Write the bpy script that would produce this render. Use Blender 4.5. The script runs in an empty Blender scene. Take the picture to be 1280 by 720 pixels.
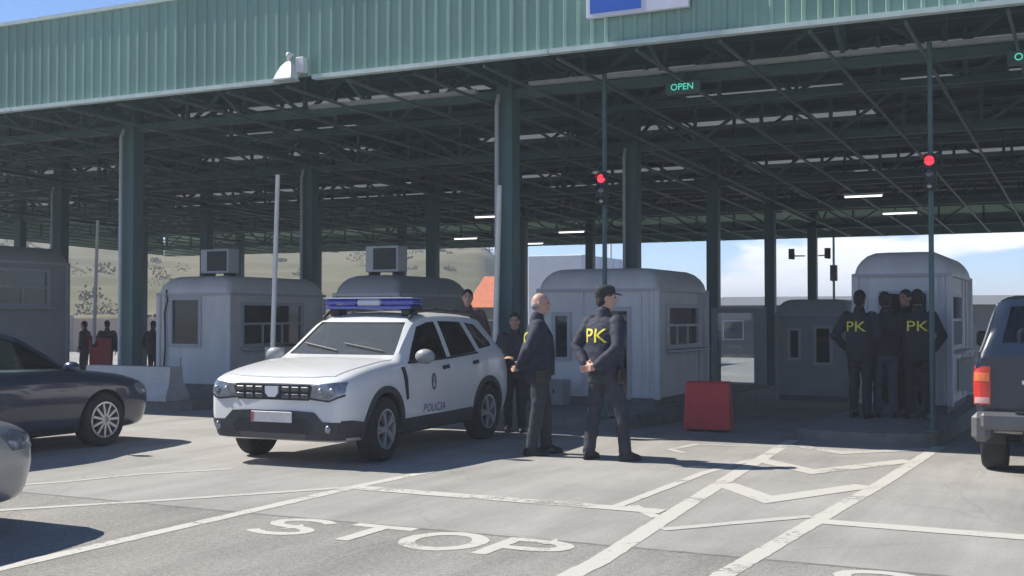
import bpy, bmesh, math, random
import numpy as np
from mathutils import Vector, Matrix, noise
from mathutils.bvhtree import BVHTree
from mathutils.geometry import delaunay_2d_cdt
R = math.radians
rnd = random.Random(7)
scene = bpy.context.scene
C = scene.collection

# ---------------------------------------------------------------- camera
FPX = 1486.0
cam_d = bpy.data.cameras.new('camera'); cam = bpy.data.objects.new('camera', cam_d); C.objects.link(cam)
cam.location = (0, 0, 1.55)
cam_d.sensor_fit = 'HORIZONTAL'; cam_d.sensor_width = 36.0; cam_d.lens = 36.0 * FPX / 1280.0
cam.rotation_euler = (R(90) + math.atan(35 / FPX), 0, R(26.2))
cam_d.clip_start = 0.05; cam_d.clip_end = 20000
scene.camera = cam

# ---------------------------------------------------------------- world, sun, exposure
SUN_EL = R(44); SUN_DIR = Vector((math.cos(SUN_EL) * math.cos(R(5)), math.cos(SUN_EL) * math.sin(R(5)), -math.sin(SUN_EL)))
world = bpy.data.worlds.new('World'); scene.world = world; world.use_nodes = True
wn = world.node_tree; wn.nodes.clear()
def N(t, kind, **kw):
    n = t.nodes.new(kind)
    for k, v in kw.items(): setattr(n, k, v)
    return n
sky = N(wn, 'ShaderNodeTexSky', sky_type='NISHITA', sun_disc=False, sun_elevation=SUN_EL,
        sun_rotation=math.atan2(-SUN_DIR.x, -SUN_DIR.y), air_density=0.8, dust_density=0.0, ozone_density=5.0, altitude=2500)
bg = N(wn, 'ShaderNodeBackground'); bg.inputs['Strength'].default_value = 0.098
wo = N(wn, 'ShaderNodeOutputWorld')
tc = N(wn, 'ShaderNodeTexCoord')
mp = N(wn, 'ShaderNodeMapping'); mp.inputs['Scale'].default_value = (1.0, 1.0, 3.2); mp.inputs['Location'].default_value = (0.37, 0.1, 0.0)
nz = N(wn, 'ShaderNodeTexNoise'); nz.inputs['Scale'].default_value = 7.5; nz.inputs['Detail'].default_value = 9; nz.inputs['Roughness'].default_value = 0.52
sx = N(wn, 'ShaderNodeSeparateXYZ')
el = N(wn, 'ShaderNodeMapRange'); el.inputs['From Min'].default_value = 0.0; el.inputs['From Max'].default_value = 0.16
el.inputs['To Min'].default_value = 0.225; el.inputs['To Max'].default_value = -0.10
ad = N(wn, 'ShaderNodeMath', operation='ADD')
rp = N(wn, 'ShaderNodeValToRGB'); rp.color_ramp.elements[0].position = 0.575; rp.color_ramp.elements[1].position = 0.66
rp.color_ramp.elements[0].color = (0, 0, 0, 1); rp.color_ramp.elements[1].color = (1, 1, 1, 1)
mx = N(wn, 'ShaderNodeMix', data_type='RGBA'); mx.inputs[7].default_value = (7.5, 7.7, 8.1, 1)
L = wn.links.new
L(tc.outputs['Generated'], mp.inputs['Vector']); L(mp.outputs['Vector'], nz.inputs['Vector'])
L(tc.outputs['Generated'], sx.inputs[0]); L(sx.outputs['Z'], el.inputs['Value'])
L(nz.outputs['Fac'], ad.inputs[0]); L(el.outputs['Result'], ad.inputs[1]); L(ad.outputs[0], rp.inputs['Fac'])
L(rp.outputs['Color'], mx.inputs[0]); L(sky.outputs['Color'], mx.inputs[6]); L(mx.outputs[2], bg.inputs['Color']); L(bg.outputs[0], wo.inputs[0])
sun_d = bpy.data.lights.new('sun', 'SUN'); sun_d.energy = 4.4; sun_d.angle = R(0.53); sun_d.color = (1.0, 0.94, 0.85)
sun = bpy.data.objects.new('sun', sun_d); C.objects.link(sun); sun.location = (-20, 0, 30)
sun.rotation_euler = SUN_DIR.to_track_quat('-Z', 'Y').to_euler()
vs = scene.view_settings
vs.view_transform = 'Standard'; vs.look = 'None'; vs.exposure = 0.9; vs.gamma = 1.0; vs.use_curve_mapping = False

# ---------------------------------------------------------------- materials
MATS = {}
def mat(name, col, rough=0.6, metal=0.0, var=0.0, vscale=4.0, bump=0.0, bscale=60.0, coat=0.0, emit=None, estr=0.0, trans=0.0, col2=None, spec=0.5, stretch=None, ior=1.45):
    if name in MATS: return MATS[name]
    m = bpy.data.materials.new(name); m.use_nodes = True; t = m.node_tree
    b = t.nodes['Principled BSDF']
    b.inputs['Base Color'].default_value = (*col, 1); b.inputs['Roughness'].default_value = rough; b.inputs['Metallic'].default_value = metal
    b.inputs['Coat Weight'].default_value = coat; b.inputs['Coat Roughness'].default_value = 0.06; b.inputs['Specular IOR Level'].default_value = spec
    b.inputs['IOR'].default_value = ior
    if trans: b.inputs['Transmission Weight'].default_value = trans
    if emit: b.inputs['Emission Color'].default_value = (*emit, 1); b.inputs['Emission Strength'].default_value = estr
    if var or bump:
        c = N(t, 'ShaderNodeTexCoord'); src = c.outputs['Object']
        if stretch:
            g = N(t, 'ShaderNodeMapping'); g.inputs['Scale'].default_value = stretch; t.links.new(src, g.inputs['Vector']); src = g.outputs['Vector']
    if var:
        n = N(t, 'ShaderNodeTexNoise'); n.inputs['Scale'].default_value = vscale; n.inputs['Detail'].default_value = 8; n.inputs['Roughness'].default_value = 0.62
        t.links.new(src, n.inputs['Vector'])
        mr = N(t, 'ShaderNodeMapRange'); mr.inputs['From Min'].default_value = 0.3; mr.inputs['From Max'].default_value = 0.7
        t.links.new(n.outputs['Fac'], mr.inputs['Value'])
        k = N(t, 'ShaderNodeMix', data_type='RGBA')
        k.inputs[6].default_value = (*[max(0, x * (1 - var)) for x in col], 1)
        k.inputs[7].default_value = (*(col2 if col2 else [min(1, x * (1 + var)) for x in col]), 1)
        t.links.new(mr.outputs[0], k.inputs[0]); t.links.new(k.outputs[2], b.inputs['Base Color'])
    if bump:
        n2 = N(t, 'ShaderNodeTexNoise'); n2.inputs['Scale'].default_value = bscale; n2.inputs['Detail'].default_value = 5
        t.links.new(src, n2.inputs['Vector'])
        bp = N(t, 'ShaderNodeBump'); bp.inputs['Strength'].default_value = bump; bp.inputs['Distance'].default_value = 0.02
        t.links.new(n2.outputs['Fac'], bp.inputs['Height']); t.links.new(bp.outputs[0], b.inputs['Normal'])
    MATS[name] = m
    return m

def ground_mat(name, base, grain, stain, seams=False):
    m = bpy.data.materials.new(name); m.use_nodes = True; t = m.node_tree; b = t.nodes['Principled BSDF']; b.inputs['Roughness'].default_value = 0.9
    b.inputs['Specular IOR Level'].default_value = 0.25
    c = N(t, 'ShaderNodeTexCoord')
    def noi(scale, detail, rough, stretch=(1, 1, 1)):
        g = N(t, 'ShaderNodeMapping'); g.inputs['Scale'].default_value = stretch; t.links.new(c.outputs['Object'], g.inputs['Vector'])
        n = N(t, 'ShaderNodeTexNoise'); n.inputs['Scale'].default_value = scale; n.inputs['Detail'].default_value = detail; n.inputs['Roughness'].default_value = rough
        t.links.new(g.outputs[0], n.inputs['Vector']); return n.outputs['Fac']
    def rng(f, a, b_, lo, hi):
        r = N(t, 'ShaderNodeMapRange'); r.inputs['From Min'].default_value = a; r.inputs['From Max'].default_value = b_
        r.inputs['To Min'].default_value = lo; r.inputs['To Max'].default_value = hi; t.links.new(f, r.inputs['Value']); return r.outputs[0]
    def mul(a, b_):
        k = N(t, 'ShaderNodeMath', operation='MULTIPLY'); t.links.new(a, k.inputs[0]); t.links.new(b_, k.inputs[1]); return k.outputs[0]
    v = mul(rng(noi(70, 3, 0.7), 0.3, 0.7, 1 - grain, 1 + grain), rng(noi(24, 4, 0.75), 0.3, 0.7, 1 - grain * .6, 1 + grain * .6))
    v = mul(v, rng(noi(0.55, 6, 0.6), 0.3, 0.7, 1 - stain, 1 + stain))
    v = mul(v, rng(noi(1.1, 6, 0.65, (2.2, 0.22, 1)), 0.35, 0.75, 1 + stain * .7, 1 - stain * 1.15))      # tyre-worn lanes
    v = mul(v, rng(noi(9, 5, 0.7), 0.62, 0.78, 1.0, 1 - stain * 1.3))                         # oil spots
    # hairline cracks
    vo = N(t, 'ShaderNodeTexVoronoi', feature='DISTANCE_TO_EDGE'); vo.inputs['Scale'].default_value = 0.42
    wp = N(t, 'ShaderNodeMix', data_type='RGBA'); wp.inputs[0].default_value = 0.22
    nw = N(t, 'ShaderNodeTexNoise'); nw.inputs['Scale'].default_value = 1.7; nw.inputs['Detail'].default_value = 6
    t.links.new(c.outputs['Object'], nw.inputs['Vector']); t.links.new(c.outputs['Object'], wp.inputs[6]); t.links.new(nw.outputs['Color'], wp.inputs[7])
    t.links.new(wp.outputs[2], vo.inputs['Vector'])
    v = mul(v, rng(vo.outputs['Distance'], 0.001, 0.006, 0.9, 1.0))
    k = N(t, 'ShaderNodeMix', data_type='RGBA', blend_type='MULTIPLY'); k.inputs[0].default_value = 1; k.inputs[6].default_value = (*base, 1)
    t.links.new(v, k.inputs[7]); t.links.new(k.outputs[2], b.inputs['Base Color'])
    bp = N(t, 'ShaderNodeBump'); bp.inputs['Strength'].default_value = 0.35; bp.inputs['Distance'].default_value = 0.01
    t.links.new(noi(110, 4, 0.7), bp.inputs['Height']); t.links.new(bp.outputs[0], b.inputs['Normal'])
    return m

def paint_mat(name, col, wear=0.5):
    m = bpy.data.materials.new(name); m.use_nodes = True; t = m.node_tree; b = t.nodes['Principled BSDF']; b.inputs['Roughness'].default_value = 0.75
    c = N(t, 'ShaderNodeTexCoord')
    n = N(t, 'ShaderNodeTexNoise'); n.inputs['Scale'].default_value = 16; n.inputs['Detail'].default_value = 9; n.inputs['Roughness'].default_value = 0.75
    t.links.new(c.outputs['Object'], n.inputs['Vector'])
    n2 = N(t, 'ShaderNodeTexNoise'); n2.inputs['Scale'].default_value = 1.6; n2.inputs['Detail'].default_value = 3; t.links.new(c.outputs['Object'], n2.inputs['Vector'])
    a = N(t, 'ShaderNodeMath', operation='ADD'); t.links.new(n.outputs['Fac'], a.inputs[0]); t.links.new(n2.outputs['Fac'], a.inputs[1])
    r = N(t, 'ShaderNodeMapRange'); r.inputs['From Min'].default_value = 1.36 - wear * .42; r.inputs['From Max'].default_value = 1.50 - wear * .35
    t.links.new(a.outputs[0], r.inputs['Value'])
    b.inputs['Base Color'].default_value = (*col, 1)
    tr = N(t, 'ShaderNodeBsdfTransparent'); ms = N(t, 'ShaderNodeMixShader')
    t.links.new(r.outputs[0], ms.inputs[0]); t.links.new(b.outputs[0], ms.inputs[1]); t.links.new(tr.outputs[0], ms.inputs[2])
    t.links.new(ms.outputs[0], t.nodes['Material Output'].inputs['Surface'])
    return m

def glass_mat(name, tint, trans=0.6):
    m = bpy.data.materials.new(name); m.use_nodes = True; t = m.node_tree; t.nodes.remove(t.nodes['Principled BSDF'])
    tr = N(t, 'ShaderNodeBsdfTransparent'); tr.inputs[0].default_value = (*tint, 1)
    gl = N(t, 'ShaderNodeBsdfGlossy'); gl.inputs['Roughness'].default_value = 0.02; gl.inputs['Color'].default_value = (.95, .97, 1, 1)
    fr = N(t, 'ShaderNodeFresnel'); fr.inputs['IOR'].default_value = 1.6
    ms = N(t, 'ShaderNodeMixShader'); t.links.new(fr.outputs[0], ms.inputs[0]); t.links.new(tr.outputs[0], ms.inputs[1]); t.links.new(gl.outputs[0], ms.inputs[2])
    t.links.new(ms.outputs[0], t.nodes['Material Output'].inputs['Surface'])
    MATS[name] = m
    return m

M_ROAD = ground_mat('asphalt', (.240, .232, .216), .40, .17)
M_APRON = ground_mat('pale_apron', (.296, .288, .272), .14, .16)
M_PAINT = paint_mat('road_paint', (.47, .46, .42), .64)
M_PAINT_OLD = paint_mat('worn_road_paint', (.44, .43, .40), .62)
M_GREEN = mat('fascia_green', (.215, .350, .285), .55, var=.14, vscale=1.2, stretch=(1, 1, .25), spec=.5)
t_ = M_GREEN.node_tree; oi = N(t_, 'ShaderNodeObjectInfo'); rr_ = N(t_, 'ShaderNodeMapRange'); rr_.inputs['To Min'].default_value = .88; rr_.inputs['To Max'].default_value = 1.08
bs_ = t_.nodes['Principled BSDF']; src_ = bs_.inputs['Base Color'].links[0].from_socket; mm_ = N(t_, 'ShaderNodeMix', data_type='RGBA', blend_type='MULTIPLY'); mm_.inputs[0].default_value = 1
t_.links.new(oi.outputs['Random'], rr_.inputs['Value']); t_.links.new(src_, mm_.inputs[6]); t_.links.new(rr_.outputs[0], mm_.inputs[7]); t_.links.new(mm_.outputs[2], bs_.inputs['Base Color'])
M_TRIM = mat('fascia_trim', (.50, .60, .56), .5, var=.12)
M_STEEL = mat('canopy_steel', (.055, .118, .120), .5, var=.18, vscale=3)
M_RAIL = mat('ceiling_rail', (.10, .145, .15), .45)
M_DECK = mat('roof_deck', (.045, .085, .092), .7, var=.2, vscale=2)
M_PIPE = mat('downpipe', (.42, .46, .47), .4, var=.1)
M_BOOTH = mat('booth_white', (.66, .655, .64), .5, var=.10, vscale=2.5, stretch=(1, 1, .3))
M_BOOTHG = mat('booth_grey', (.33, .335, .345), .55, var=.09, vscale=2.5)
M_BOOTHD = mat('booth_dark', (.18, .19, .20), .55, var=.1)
M_ROOFG = mat('booth_roof', (.42, .43, .44), .55, var=.1)
M_FRAME = mat('window_frame', (.44, .46, .48), .45)
M_DARK = mat('dark_plastic', (.018, .019, .021), .55, var=.25)
M_RUB = mat('tyre_rubber', (.022, .022, .023), .85, bump=.2, bscale=80)
M_ALLOY = mat('alloy', (.55, .56, .58), .35, metal=.8)
M_CHROME = mat('chrome', (.75, .76, .78), .18, metal=1.0)
M_CONC = mat('concrete', (.23, .226, .22), .9, var=.16, vscale=5, bump=.3, bscale=60)
M_KERB = mat('kerb_concrete', (.19, .188, .185), .9, var=.2, vscale=5, bump=.3)
M_RED = mat('red_paint', (.55, .035, .045), .5, var=.14, vscale=5)
M_WHITEP = mat('white_paint', (.68, .68, .66), .45, var=.08)
def sheen_glass(name, tint, sheen):  # pale diffuse mixed in to stand in for bright reflections on the glass
    m = glass_mat(name, tint); t = m.node_tree; out = t.nodes['Material Output']; src = out.inputs[0].links[0].from_socket
    df = N(t, 'ShaderNodeBsdfDiffuse'); df.inputs[0].default_value = (.45, .48, .47, 1); a = N(t, 'ShaderNodeMixShader'); a.inputs[0].default_value = sheen
    t.links.new(src, a.inputs[1]); t.links.new(df.outputs[0], a.inputs[2]); t.links.new(a.outputs[0], out.inputs[0]); return m
M_GLASSW = sheen_glass('windscreen_painted_sheen', (.55, .60, .58), .15)
M_GLASS = glass_mat('window_glass', (.50, .54, .56))
M_GLASSD = glass_mat('tinted_glass', (.30, .33, .36))
M_GLASSC = glass_mat('clear_glass', (.80, .84, .86))

# ---------------------------------------------------------------- helpers
class MB:
    def __init__(s): s.v = []; s.f = []; s.m = []
    def add(s, vs_, fs, mi=0):
        o = len(s.v); s.v += [tuple(v) for v in vs_]; s.f += [tuple(i + o for i in f) for f in fs]; s.m += [mi] * len(fs); return s
    def box(s, x0, x1, y0, y1, z0, z1, mi=0, T=None):
        vs_ = [Vector(p) for p in ((x0, y0, z0), (x1, y0, z0), (x1, y1, z0), (x0, y1, z0), (x0, y0, z1), (x1, y0, z1), (x1, y1, z1), (x0, y1, z1))]
        if T: vs_ = [T @ v for v in vs_]
        return s.add(vs_, [(0, 3, 2, 1), (4, 5, 6, 7), (0, 1, 5, 4), (1, 2, 6, 5), (2, 3, 7, 6), (3, 0, 4, 7)], mi)
    def bbox(s, x0, x1, y0, y1, z0, z1, b=.01, mi=0, T=None):      # chamfered box
        vs_ = []
        for (sx_, sy_, sz_) in [(i, j, k) for i in (0, 1) for j in (0, 1) for k in (0, 1)]:
            p = Vector((x1 if sx_ else x0, y1 if sy_ else y0, z1 if sz_ else z0)); d = Vector((-1 if sx_ else 1, -1 if sy_ else 1, -1 if sz_ else 1)) * b
            for ax in range(3):
                q = p.copy()
                for j in range(3):
                    if j != ax: q[j] += d[j]
                vs_.append(q)
        bm = bmesh.new()
        for v in vs_: bm.verts.new(T @ v if T else v)
        bmesh.ops.convex_hull(bm, input=bm.verts); bm.verts.index_update()
        s.add([v.co.copy() for v in bm.verts], [tuple(v.index for v in f.verts) for f in bm.faces], mi); bm.free(); return s
    def tube(s, path, r, n=8, mi=0, caps=True, flat=1.0):
        path = [Vector(p) for p in path]; k = len(path); rs = r if hasattr(r, '__len__') else [r] * k
        up = Vector((0, 0, 1)); vs_ = []; fs = []; prev = None
        for i, p in enumerate(path):
            d = (path[min(i + 1, k - 1)] - path[max(i - 1, 0)]).normalized()
            if prev is None:
                a = d.cross(up)
                if a.length < 1e-3: a = d.cross(Vector((1, 0, 0)))
            else: a = prev - d * prev.dot(d)
            a.normalize(); prev = a; b_ = d.cross(a)
            for j in range(n):
                an = 2 * math.pi * (j + .5) / n; vs_.append(p + a * math.cos(an) * rs[i] + b_ * math.sin(an) * rs[i] * flat)
        for i in range(k - 1):
            for j in range(n): fs.append((i * n + j, i * n + (j + 1) % n, (i + 1) * n + (j + 1) % n, (i + 1) * n + j))
        if caps: fs.append(tuple(range(n - 1, -1, -1))); fs.append(tuple(range((k - 1) * n, k * n)))
        return s.add(vs_, fs, mi)
    def bar(s, p0, p1, w, h, mi=0):                               # rectangular bar between two points
        p0 = Vector(p0); p1 = Vector(p1); d = (p1 - p0); l = d.length
        T = Matrix.Translation(p0) @ d.to_track_quat('X', 'Z').to_matrix().to_4x4()
        return s.box(0, l, -w / 2, w / 2, -h / 2, h / 2, mi, T)
    def ball(s, c, r, n=12, mi=0, T=None):
        c = Vector(c); r = r if hasattr(r, '__len__') else (r, r, r); h = n // 2; vs_ = [Vector((0, 0, r[2]))]
        for i in range(1, h):
            for j in range(n):
                a = math.pi * i / h; b_ = 2 * math.pi * j / n; vs_.append(Vector((r[0] * math.sin(a) * math.cos(b_), r[1] * math.sin(a) * math.sin(b_), r[2] * math.cos(a))))
        vs_.append(Vector((0, 0, -r[2]))); e = len(vs_) - 1
        if T: vs_ = [T @ v for v in vs_]
        fs = [(0, 1 + j, 1 + (j + 1) % n) for j in range(n)]
        for i in range(h - 2):
            for j in range(n): a = 1 + i * n + j; b_ = 1 + i * n + (j + 1) % n; fs.append((a, a + n, b_ + n, b_))
        fs += [(e, 1 + (h - 2) * n + (j + 1) % n, 1 + (h - 2) * n + j) for j in range(n)]
        return s.add([c + v for v in vs_], fs, mi)
    def rings(s, rings, mi=0, caps=True):
        n = len(rings[0]); vs_ = [p for r in rings for p in r]; fs = []
        for i in range(len(rings) - 1):
            for j in range(n): fs.append((i * n + j, i * n + (j + 1) % n, (i + 1) * n + (j + 1) % n, (i + 1) * n + j))
        if caps: fs.append(tuple(range(n - 1, -1, -1))); fs.append(tuple(range((len(rings) - 1) * n, len(rings) * n)))
        return s.add(vs_, fs, mi)
    def prism(s, poly, z0, z1, mi=0, T=None):
        n = len(poly); vs_ = [Vector((*p, z0)) for p in poly] + [Vector((*p, z1)) for p in poly]
        if T: vs_ = [T @ v for v in vs_]
        return s.add(vs_, [tuple(range(n - 1, -1, -1)), tuple(range(n, 2 * n))] + [(i, (i + 1) % n, n + (i + 1) % n, n + i) for i in range(n)], mi)
    def mesh(s, name, mats, smooth=None, fix=True):
        me = bpy.data.meshes.new(name); me.from_pydata([tuple(v) for v in s.v], [], s.f)
        for m in (mats if isinstance(mats, (list, tuple)) else [mats]): me.materials.append(m)
        me.polygons.foreach_set('material_index', s.m)
        if fix:
            bm = bmesh.new(); bm.from_mesh(me); bmesh.ops.recalc_face_normals(bm, faces=bm.faces); bm.to_mesh(me); bm.free()
        if smooth is not None:
            me.polygons.foreach_set('use_smooth', [True] * len(me.polygons)); me.set_sharp_from_angle(angle=R(smooth))
        me.update(); return me
    def build(s, name, mats, parent=None, smooth=None, label=None):
        return obj(name, s.mesh(name, mats, smooth), parent, label)

def obj(name, me, parent=None, label=None, loc=None, rot=None):
    o = bpy.data.objects.new(name, me); C.objects.link(o)
    if parent: o.parent = parent
    if loc is not None: o.location = loc
    if rot is not None: o.rotation_euler = rot
    if label: o['label'] = label
    return o
def thing(name, label, cat, loc=(0, 0, 0), rz=0, group=None):
    o = bpy.data.objects.new(name, None); C.objects.link(o); o.location = loc; o.rotation_euler = (0, 0, rz); o.empty_display_size = .2
    return tag(o, label, cat, group)
def tag(o, label, cat, group=None):
    o['label'] = label; o['category'] = cat
    if group: o['group'] = group
    return o
def copy_tree(o, parent=None):
    c = o.copy(); C.objects.link(c)
    if parent: c.parent = parent
    for ch in list(o.children): copy_tree(ch, c)
    return c
def struct(o): o['kind'] = 'structure'; return o
def eval_mesh(me, mods):
    o = bpy.data.objects.new('tmp', me); C.objects.link(o)
    for kind, kw in mods:
        m = o.modifiers.new('m', kind)
        for k, v in kw.items(): setattr(m, k, v)
    dg = bpy.context.evaluated_depsgraph_get(); dg.update()
    r = bpy.data.meshes.new_from_object(o.evaluated_get(dg)); bpy.data.objects.remove(o); return r
def boolean_cut(me, cutter):
    co = bpy.data.objects.new('tmpc', cutter); C.objects.link(co)
    r = eval_mesh(me, [('BOOLEAN', dict(operation='DIFFERENCE', solver='EXACT', object=co, use_self=True))])
    bpy.data.objects.remove(co); return r
def bvh_of(me):
    return BVHTree.FromPolygons([v.co.copy() for v in me.vertices], [tuple(p.vertices) for p in me.polygons])
def resample(poly, step):
    out = []
    for i, p in enumerate(poly):
        q = poly[(i + 1) % len(poly)]; l = math.dist(p, q); k = max(1, int(l / step))
        out += [(p[0] + (q[0] - p[0]) * t / k, p[1] + (q[1] - p[1]) * t / k) for t in range(k)]
    return out
def patch(name, bvh, poly, origin, u, v, d, off, material, parent, step=.05, skirt=.02, label=None, build=True):
    """lays the outline poly (u,v) on the surface hit by rays along d: a piece of its own with thickness"""
    bd = resample(poly, step); n = len(bd)
    xs = [p[0] for p in bd]; ys = [p[1] for p in bd]
    pts = [Vector(p) for p in bd]
    def inside(x, y):
        c = False
        for i in range(n):
            x1, y1 = bd[i]; x2, y2 = bd[i - 1]
            if (y1 > y) != (y2 > y) and x < (x2 - x1) * (y - y1) / (y2 - y1) + x1: c = not c
        return c
    gx = min(xs) + step * .5
    while gx < max(xs):
        gy = min(ys) + step * .5
        while gy < max(ys):
            if inside(gx, gy) and min((gx - p[0]) ** 2 + (gy - p[1]) ** 2 for p in bd) > (step * .35) ** 2: pts.append(Vector((gx, gy)))
            gy += step
        gx += step
    V, E_, F, *_ = delaunay_2d_cdt(pts, [(i, (i + 1) % n) for i in range(n)], [], 1, 1e-5)
    origin = Vector(origin); u = Vector(u).normalized(); v = Vector(v).normalized(); d = Vector(d).normalized()
    top = []; low = []
    for p in V:
        o_ = origin + u * p.x + v * p.y
        h, nn, _, _ = bvh.ray_cast(o_ - d * 3, d)
        if h is None: h, nn, _, _ = bvh.find_nearest(o_)
        if nn.dot(d) > 0: nn = -nn
        top.append(h + nn * off); low.append(h + nn * (off - skirt))
    mb = MB(); mb.add(top, [tuple(f) for f in F]); k = len(top)
    ec = {}
    for f in F:
        for i in range(len(f)):
            e = (f[i], f[(i + 1) % len(f)]); ec[tuple(sorted(e))] = ec.get(tuple(sorted(e)), 0) + 1
    mb.add(low, [])
    mb.f += [(a, b_, b_ + k, a + k) for (a, b_), c in ec.items() if c == 1]; mb.m += [0] * (len(mb.f) - len(mb.m))
    return mb.build(name, material, parent, smooth=40, label=label)
def text_mesh(txt, size):
    cu = bpy.data.curves.new('t', 'FONT'); cu.body = txt; cu.size = size; cu.align_x = 'CENTER'; cu.align_y = 'CENTER'; cu.resolution_u = 3
    o = bpy.data.objects.new('t', cu); C.objects.link(o); dg = bpy.context.evaluated_depsgraph_get(); dg.update()
    me = bpy.data.meshes.new_from_object(o.evaluated_get(dg)); bpy.data.objects.remove(o); return me
def text_decal(name, txt, size, bvh, origin, u, v, d, off, material, parent, sx_=1.0, cuts=2, bold=0.0):
    me = text_mesh(txt, size); bm = bmesh.new(); bm.from_mesh(me); bmesh.ops.triangulate(bm, faces=bm.faces)
    if cuts: bmesh.ops.subdivide_edges(bm, edges=bm.edges, cuts=cuts, use_grid_fill=True)
    origin = Vector(origin); u = Vector(u).normalized(); v = Vector(v).normalized(); d = Vector(d).normalized()
    for w in bm.verts:
        o_ = origin + u * w.co.x * sx_ + v * w.co.y
        if bvh:
            h, nn, _, _ = bvh.ray_cast(o_ - d * 2, d)
            if h is None: h = o_
            w.co = h - d * off
        else: w.co = o_ - d * off
    bm.to_mesh(me); bm.free(); me.materials.clear(); me.materials.append(material)
    return obj(name, me, parent)
def pchip(xk, yk, x):
    xk = np.array(xk, float); yk = np.array(yk, float); h = np.diff(xk); dl = np.diff(yk) / h; d = np.zeros_like(yk)
    for i in range(1, len(xk) - 1):
        if dl[i - 1] * dl[i] > 0:
            w1 = 2 * h[i] + h[i - 1]; w2 = h[i] + 2 * h[i - 1]; d[i] = (w1 + w2) / (w1 / dl[i - 1] + w2 / dl[i])
    d[0] = dl[0]; d[-1] = dl[-1]
    i = np.clip(np.searchsorted(xk, x) - 1, 0, len(h) - 1); t = (x - xk[i]) / h[i]
    return (2*t**3-3*t**2+1)*yk[i] + (t**3-2*t**2+t)*h[i]*d[i] + (-2*t**3+3*t**2)*yk[i+1] + (t**3-t**2)*h[i]*d[i+1]
def ss(a, b_, x): t = min(1, max(0, (x - a) / (b_ - a))); return t * t * (3 - 2 * t)

def gz(y):                                                     # the site falls gently away behind the canopy front
    return -0.78 * min(1.0, max(0.0, (y - 15.0) / 26.0))

# ================================================================ the setting
JOINT = 7.52
def sheet(name, xs, ys, zf, m):
    mb = MB(); w = len(xs); vs_ = [(x, y, zf(x, y)) for y in ys for x in xs]
    mb.add(vs_, [(j * w + i, j * w + i + 1, (j + 1) * w + i + 1, (j + 1) * w + i) for j in range(len(ys) - 1) for i in range(w - 1)])
    return struct(mb.build(name, m))
XS = [-4000, -400, -100, -50, -30, -15, 0, 15, 40, 100, 400, 4000]
road = sheet('road', XS, [-2000, -100, -20, 0, JOINT], lambda x, y: 0, M_ROAD)
apron = sheet('apron', XS, [JOINT, 11, 15, 20, 26, 33, 41, 60, 120, 400, 1500, 6000], lambda x, y: gz(y) if y < 60 else -.78 - (y - 60) * .004, M_APRON)

def ribbon(mb, path, w, z=.004):
    path = [Vector((p[0], p[1])) for p in path]; k = len(path); Ls = []; Rs = []
    for i, p in enumerate(path):
        d0 = (p - path[i - 1]).normalized() if i else (path[1] - p).normalized()
        d1 = (path[i + 1] - p).normalized() if i < k - 1 else d0
        t = (d0 + d1).normalized(); nn = Vector((-t.y, t.x)); s = w / 2 / max(.4, nn.dot(Vector((-d0.y, d0.x))))
        Ls.append(p + nn * s); Rs.append(p - nn * s)
    L2, R2 = [], []
    for i in range(k - 1):                                        # ragged painted edges
        m_ = max(1, int((path[i + 1] - path[i]).length / .06))
        for q in range(m_):
            a_ = Ls[i].lerp(Ls[i + 1], q / m_); b_ = Rs[i].lerp(Rs[i + 1], q / m_); c_ = (a_ - b_).normalized()
            L2.append((*(a_ + c_ * rnd.gauss(0, .003)), z)); R2.append((*(b_ + c_ * rnd.gauss(0, .003)), z))
    L2.append((*Ls[-1], z)); R2.append((*Rs[-1], z)); k = len(L2)
    mb.add(L2 + R2, [(k + i, k + i + 1, i + 1, i) for i in range(k - 1)])
    return mb
def marking(name, path, w, m=None, z=.004, par=None):
    mb = MB(); ribbon(mb, path, w, z); return mb.build(name, m or M_PAINT, par or apron)
marking('lane_line', [(-6.06, 2.0), (-6.05, 9.2), (-5.98, 10.3)], .13, z=.0028)
marking('lane_line', [(-2.83, 1.0), (-2.84, 7.0), (-3.02, 9.2), (-3.2, 11.5), (-3.42, 14.9)], .15, z=.0028)
marking('lane_line', [(-2.03, 1.0), (-2.02, 7.0), (-1.9, 9.6), (-1.8, 11.5), (-1.70, 14.9)], .14, z=.0028)
marking('lane_line', [(1.2, 1.0), (1.2, 12)], .14, z=.0028)
marking('stop_line', [(-6.0, 9.04), (-3.1, 9.0)], .21, z=.0042)
marking('stop_line', [(-1.86, 9.1), (1.15, 9.05)], .21, z=.0042)
marking('hatch_line', [(-3.33, 12.75), (-2.55, 11.95), (-1.8, 13.35)], .24, z=.0042)
marking('hatch_line', [(-3.12, 10.75), (-2.5, 9.98), (-1.9, 11.2)], .24, z=.0042)
marking('hatch_line', [(-3.35, 14.35), (-2.6, 13.75), (-1.75, 14.6)], .22, M_PAINT_OLD, z=.0042)
marking('hatch_line', [(-2.85, 8.25), (-2.0, 9.3)], .11, M_PAINT_OLD, z=.0042)
marking('worn_line', [(-3.52, 9.1), (-3.5, 11.4), (-3.36, 12.6)], .10, z=.0034)
marking('worn_line', [(-3.42, 9.18), (-3.05, 8.72)], .10, z=.0034)
marking('worn_line', [(-9.5, 4.9), (-7.85, 6.75), (-7.05, 7.72), (-6.1, 9.0)], .10, M_PAINT_OLD, z=.0034)
marking('worn_line', [(-9.6, 6.6), (-8.68, 8.13), (-8.41, 8.89), (-7.87, 9.57)], .08, M_PAINT_OLD, z=.0034)
marking('worn_line', [(-4.35, 13.95), (-4.45, 13.2), (-4.2, 12.95)], .10, M_PAINT_OLD, z=.0034)
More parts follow.
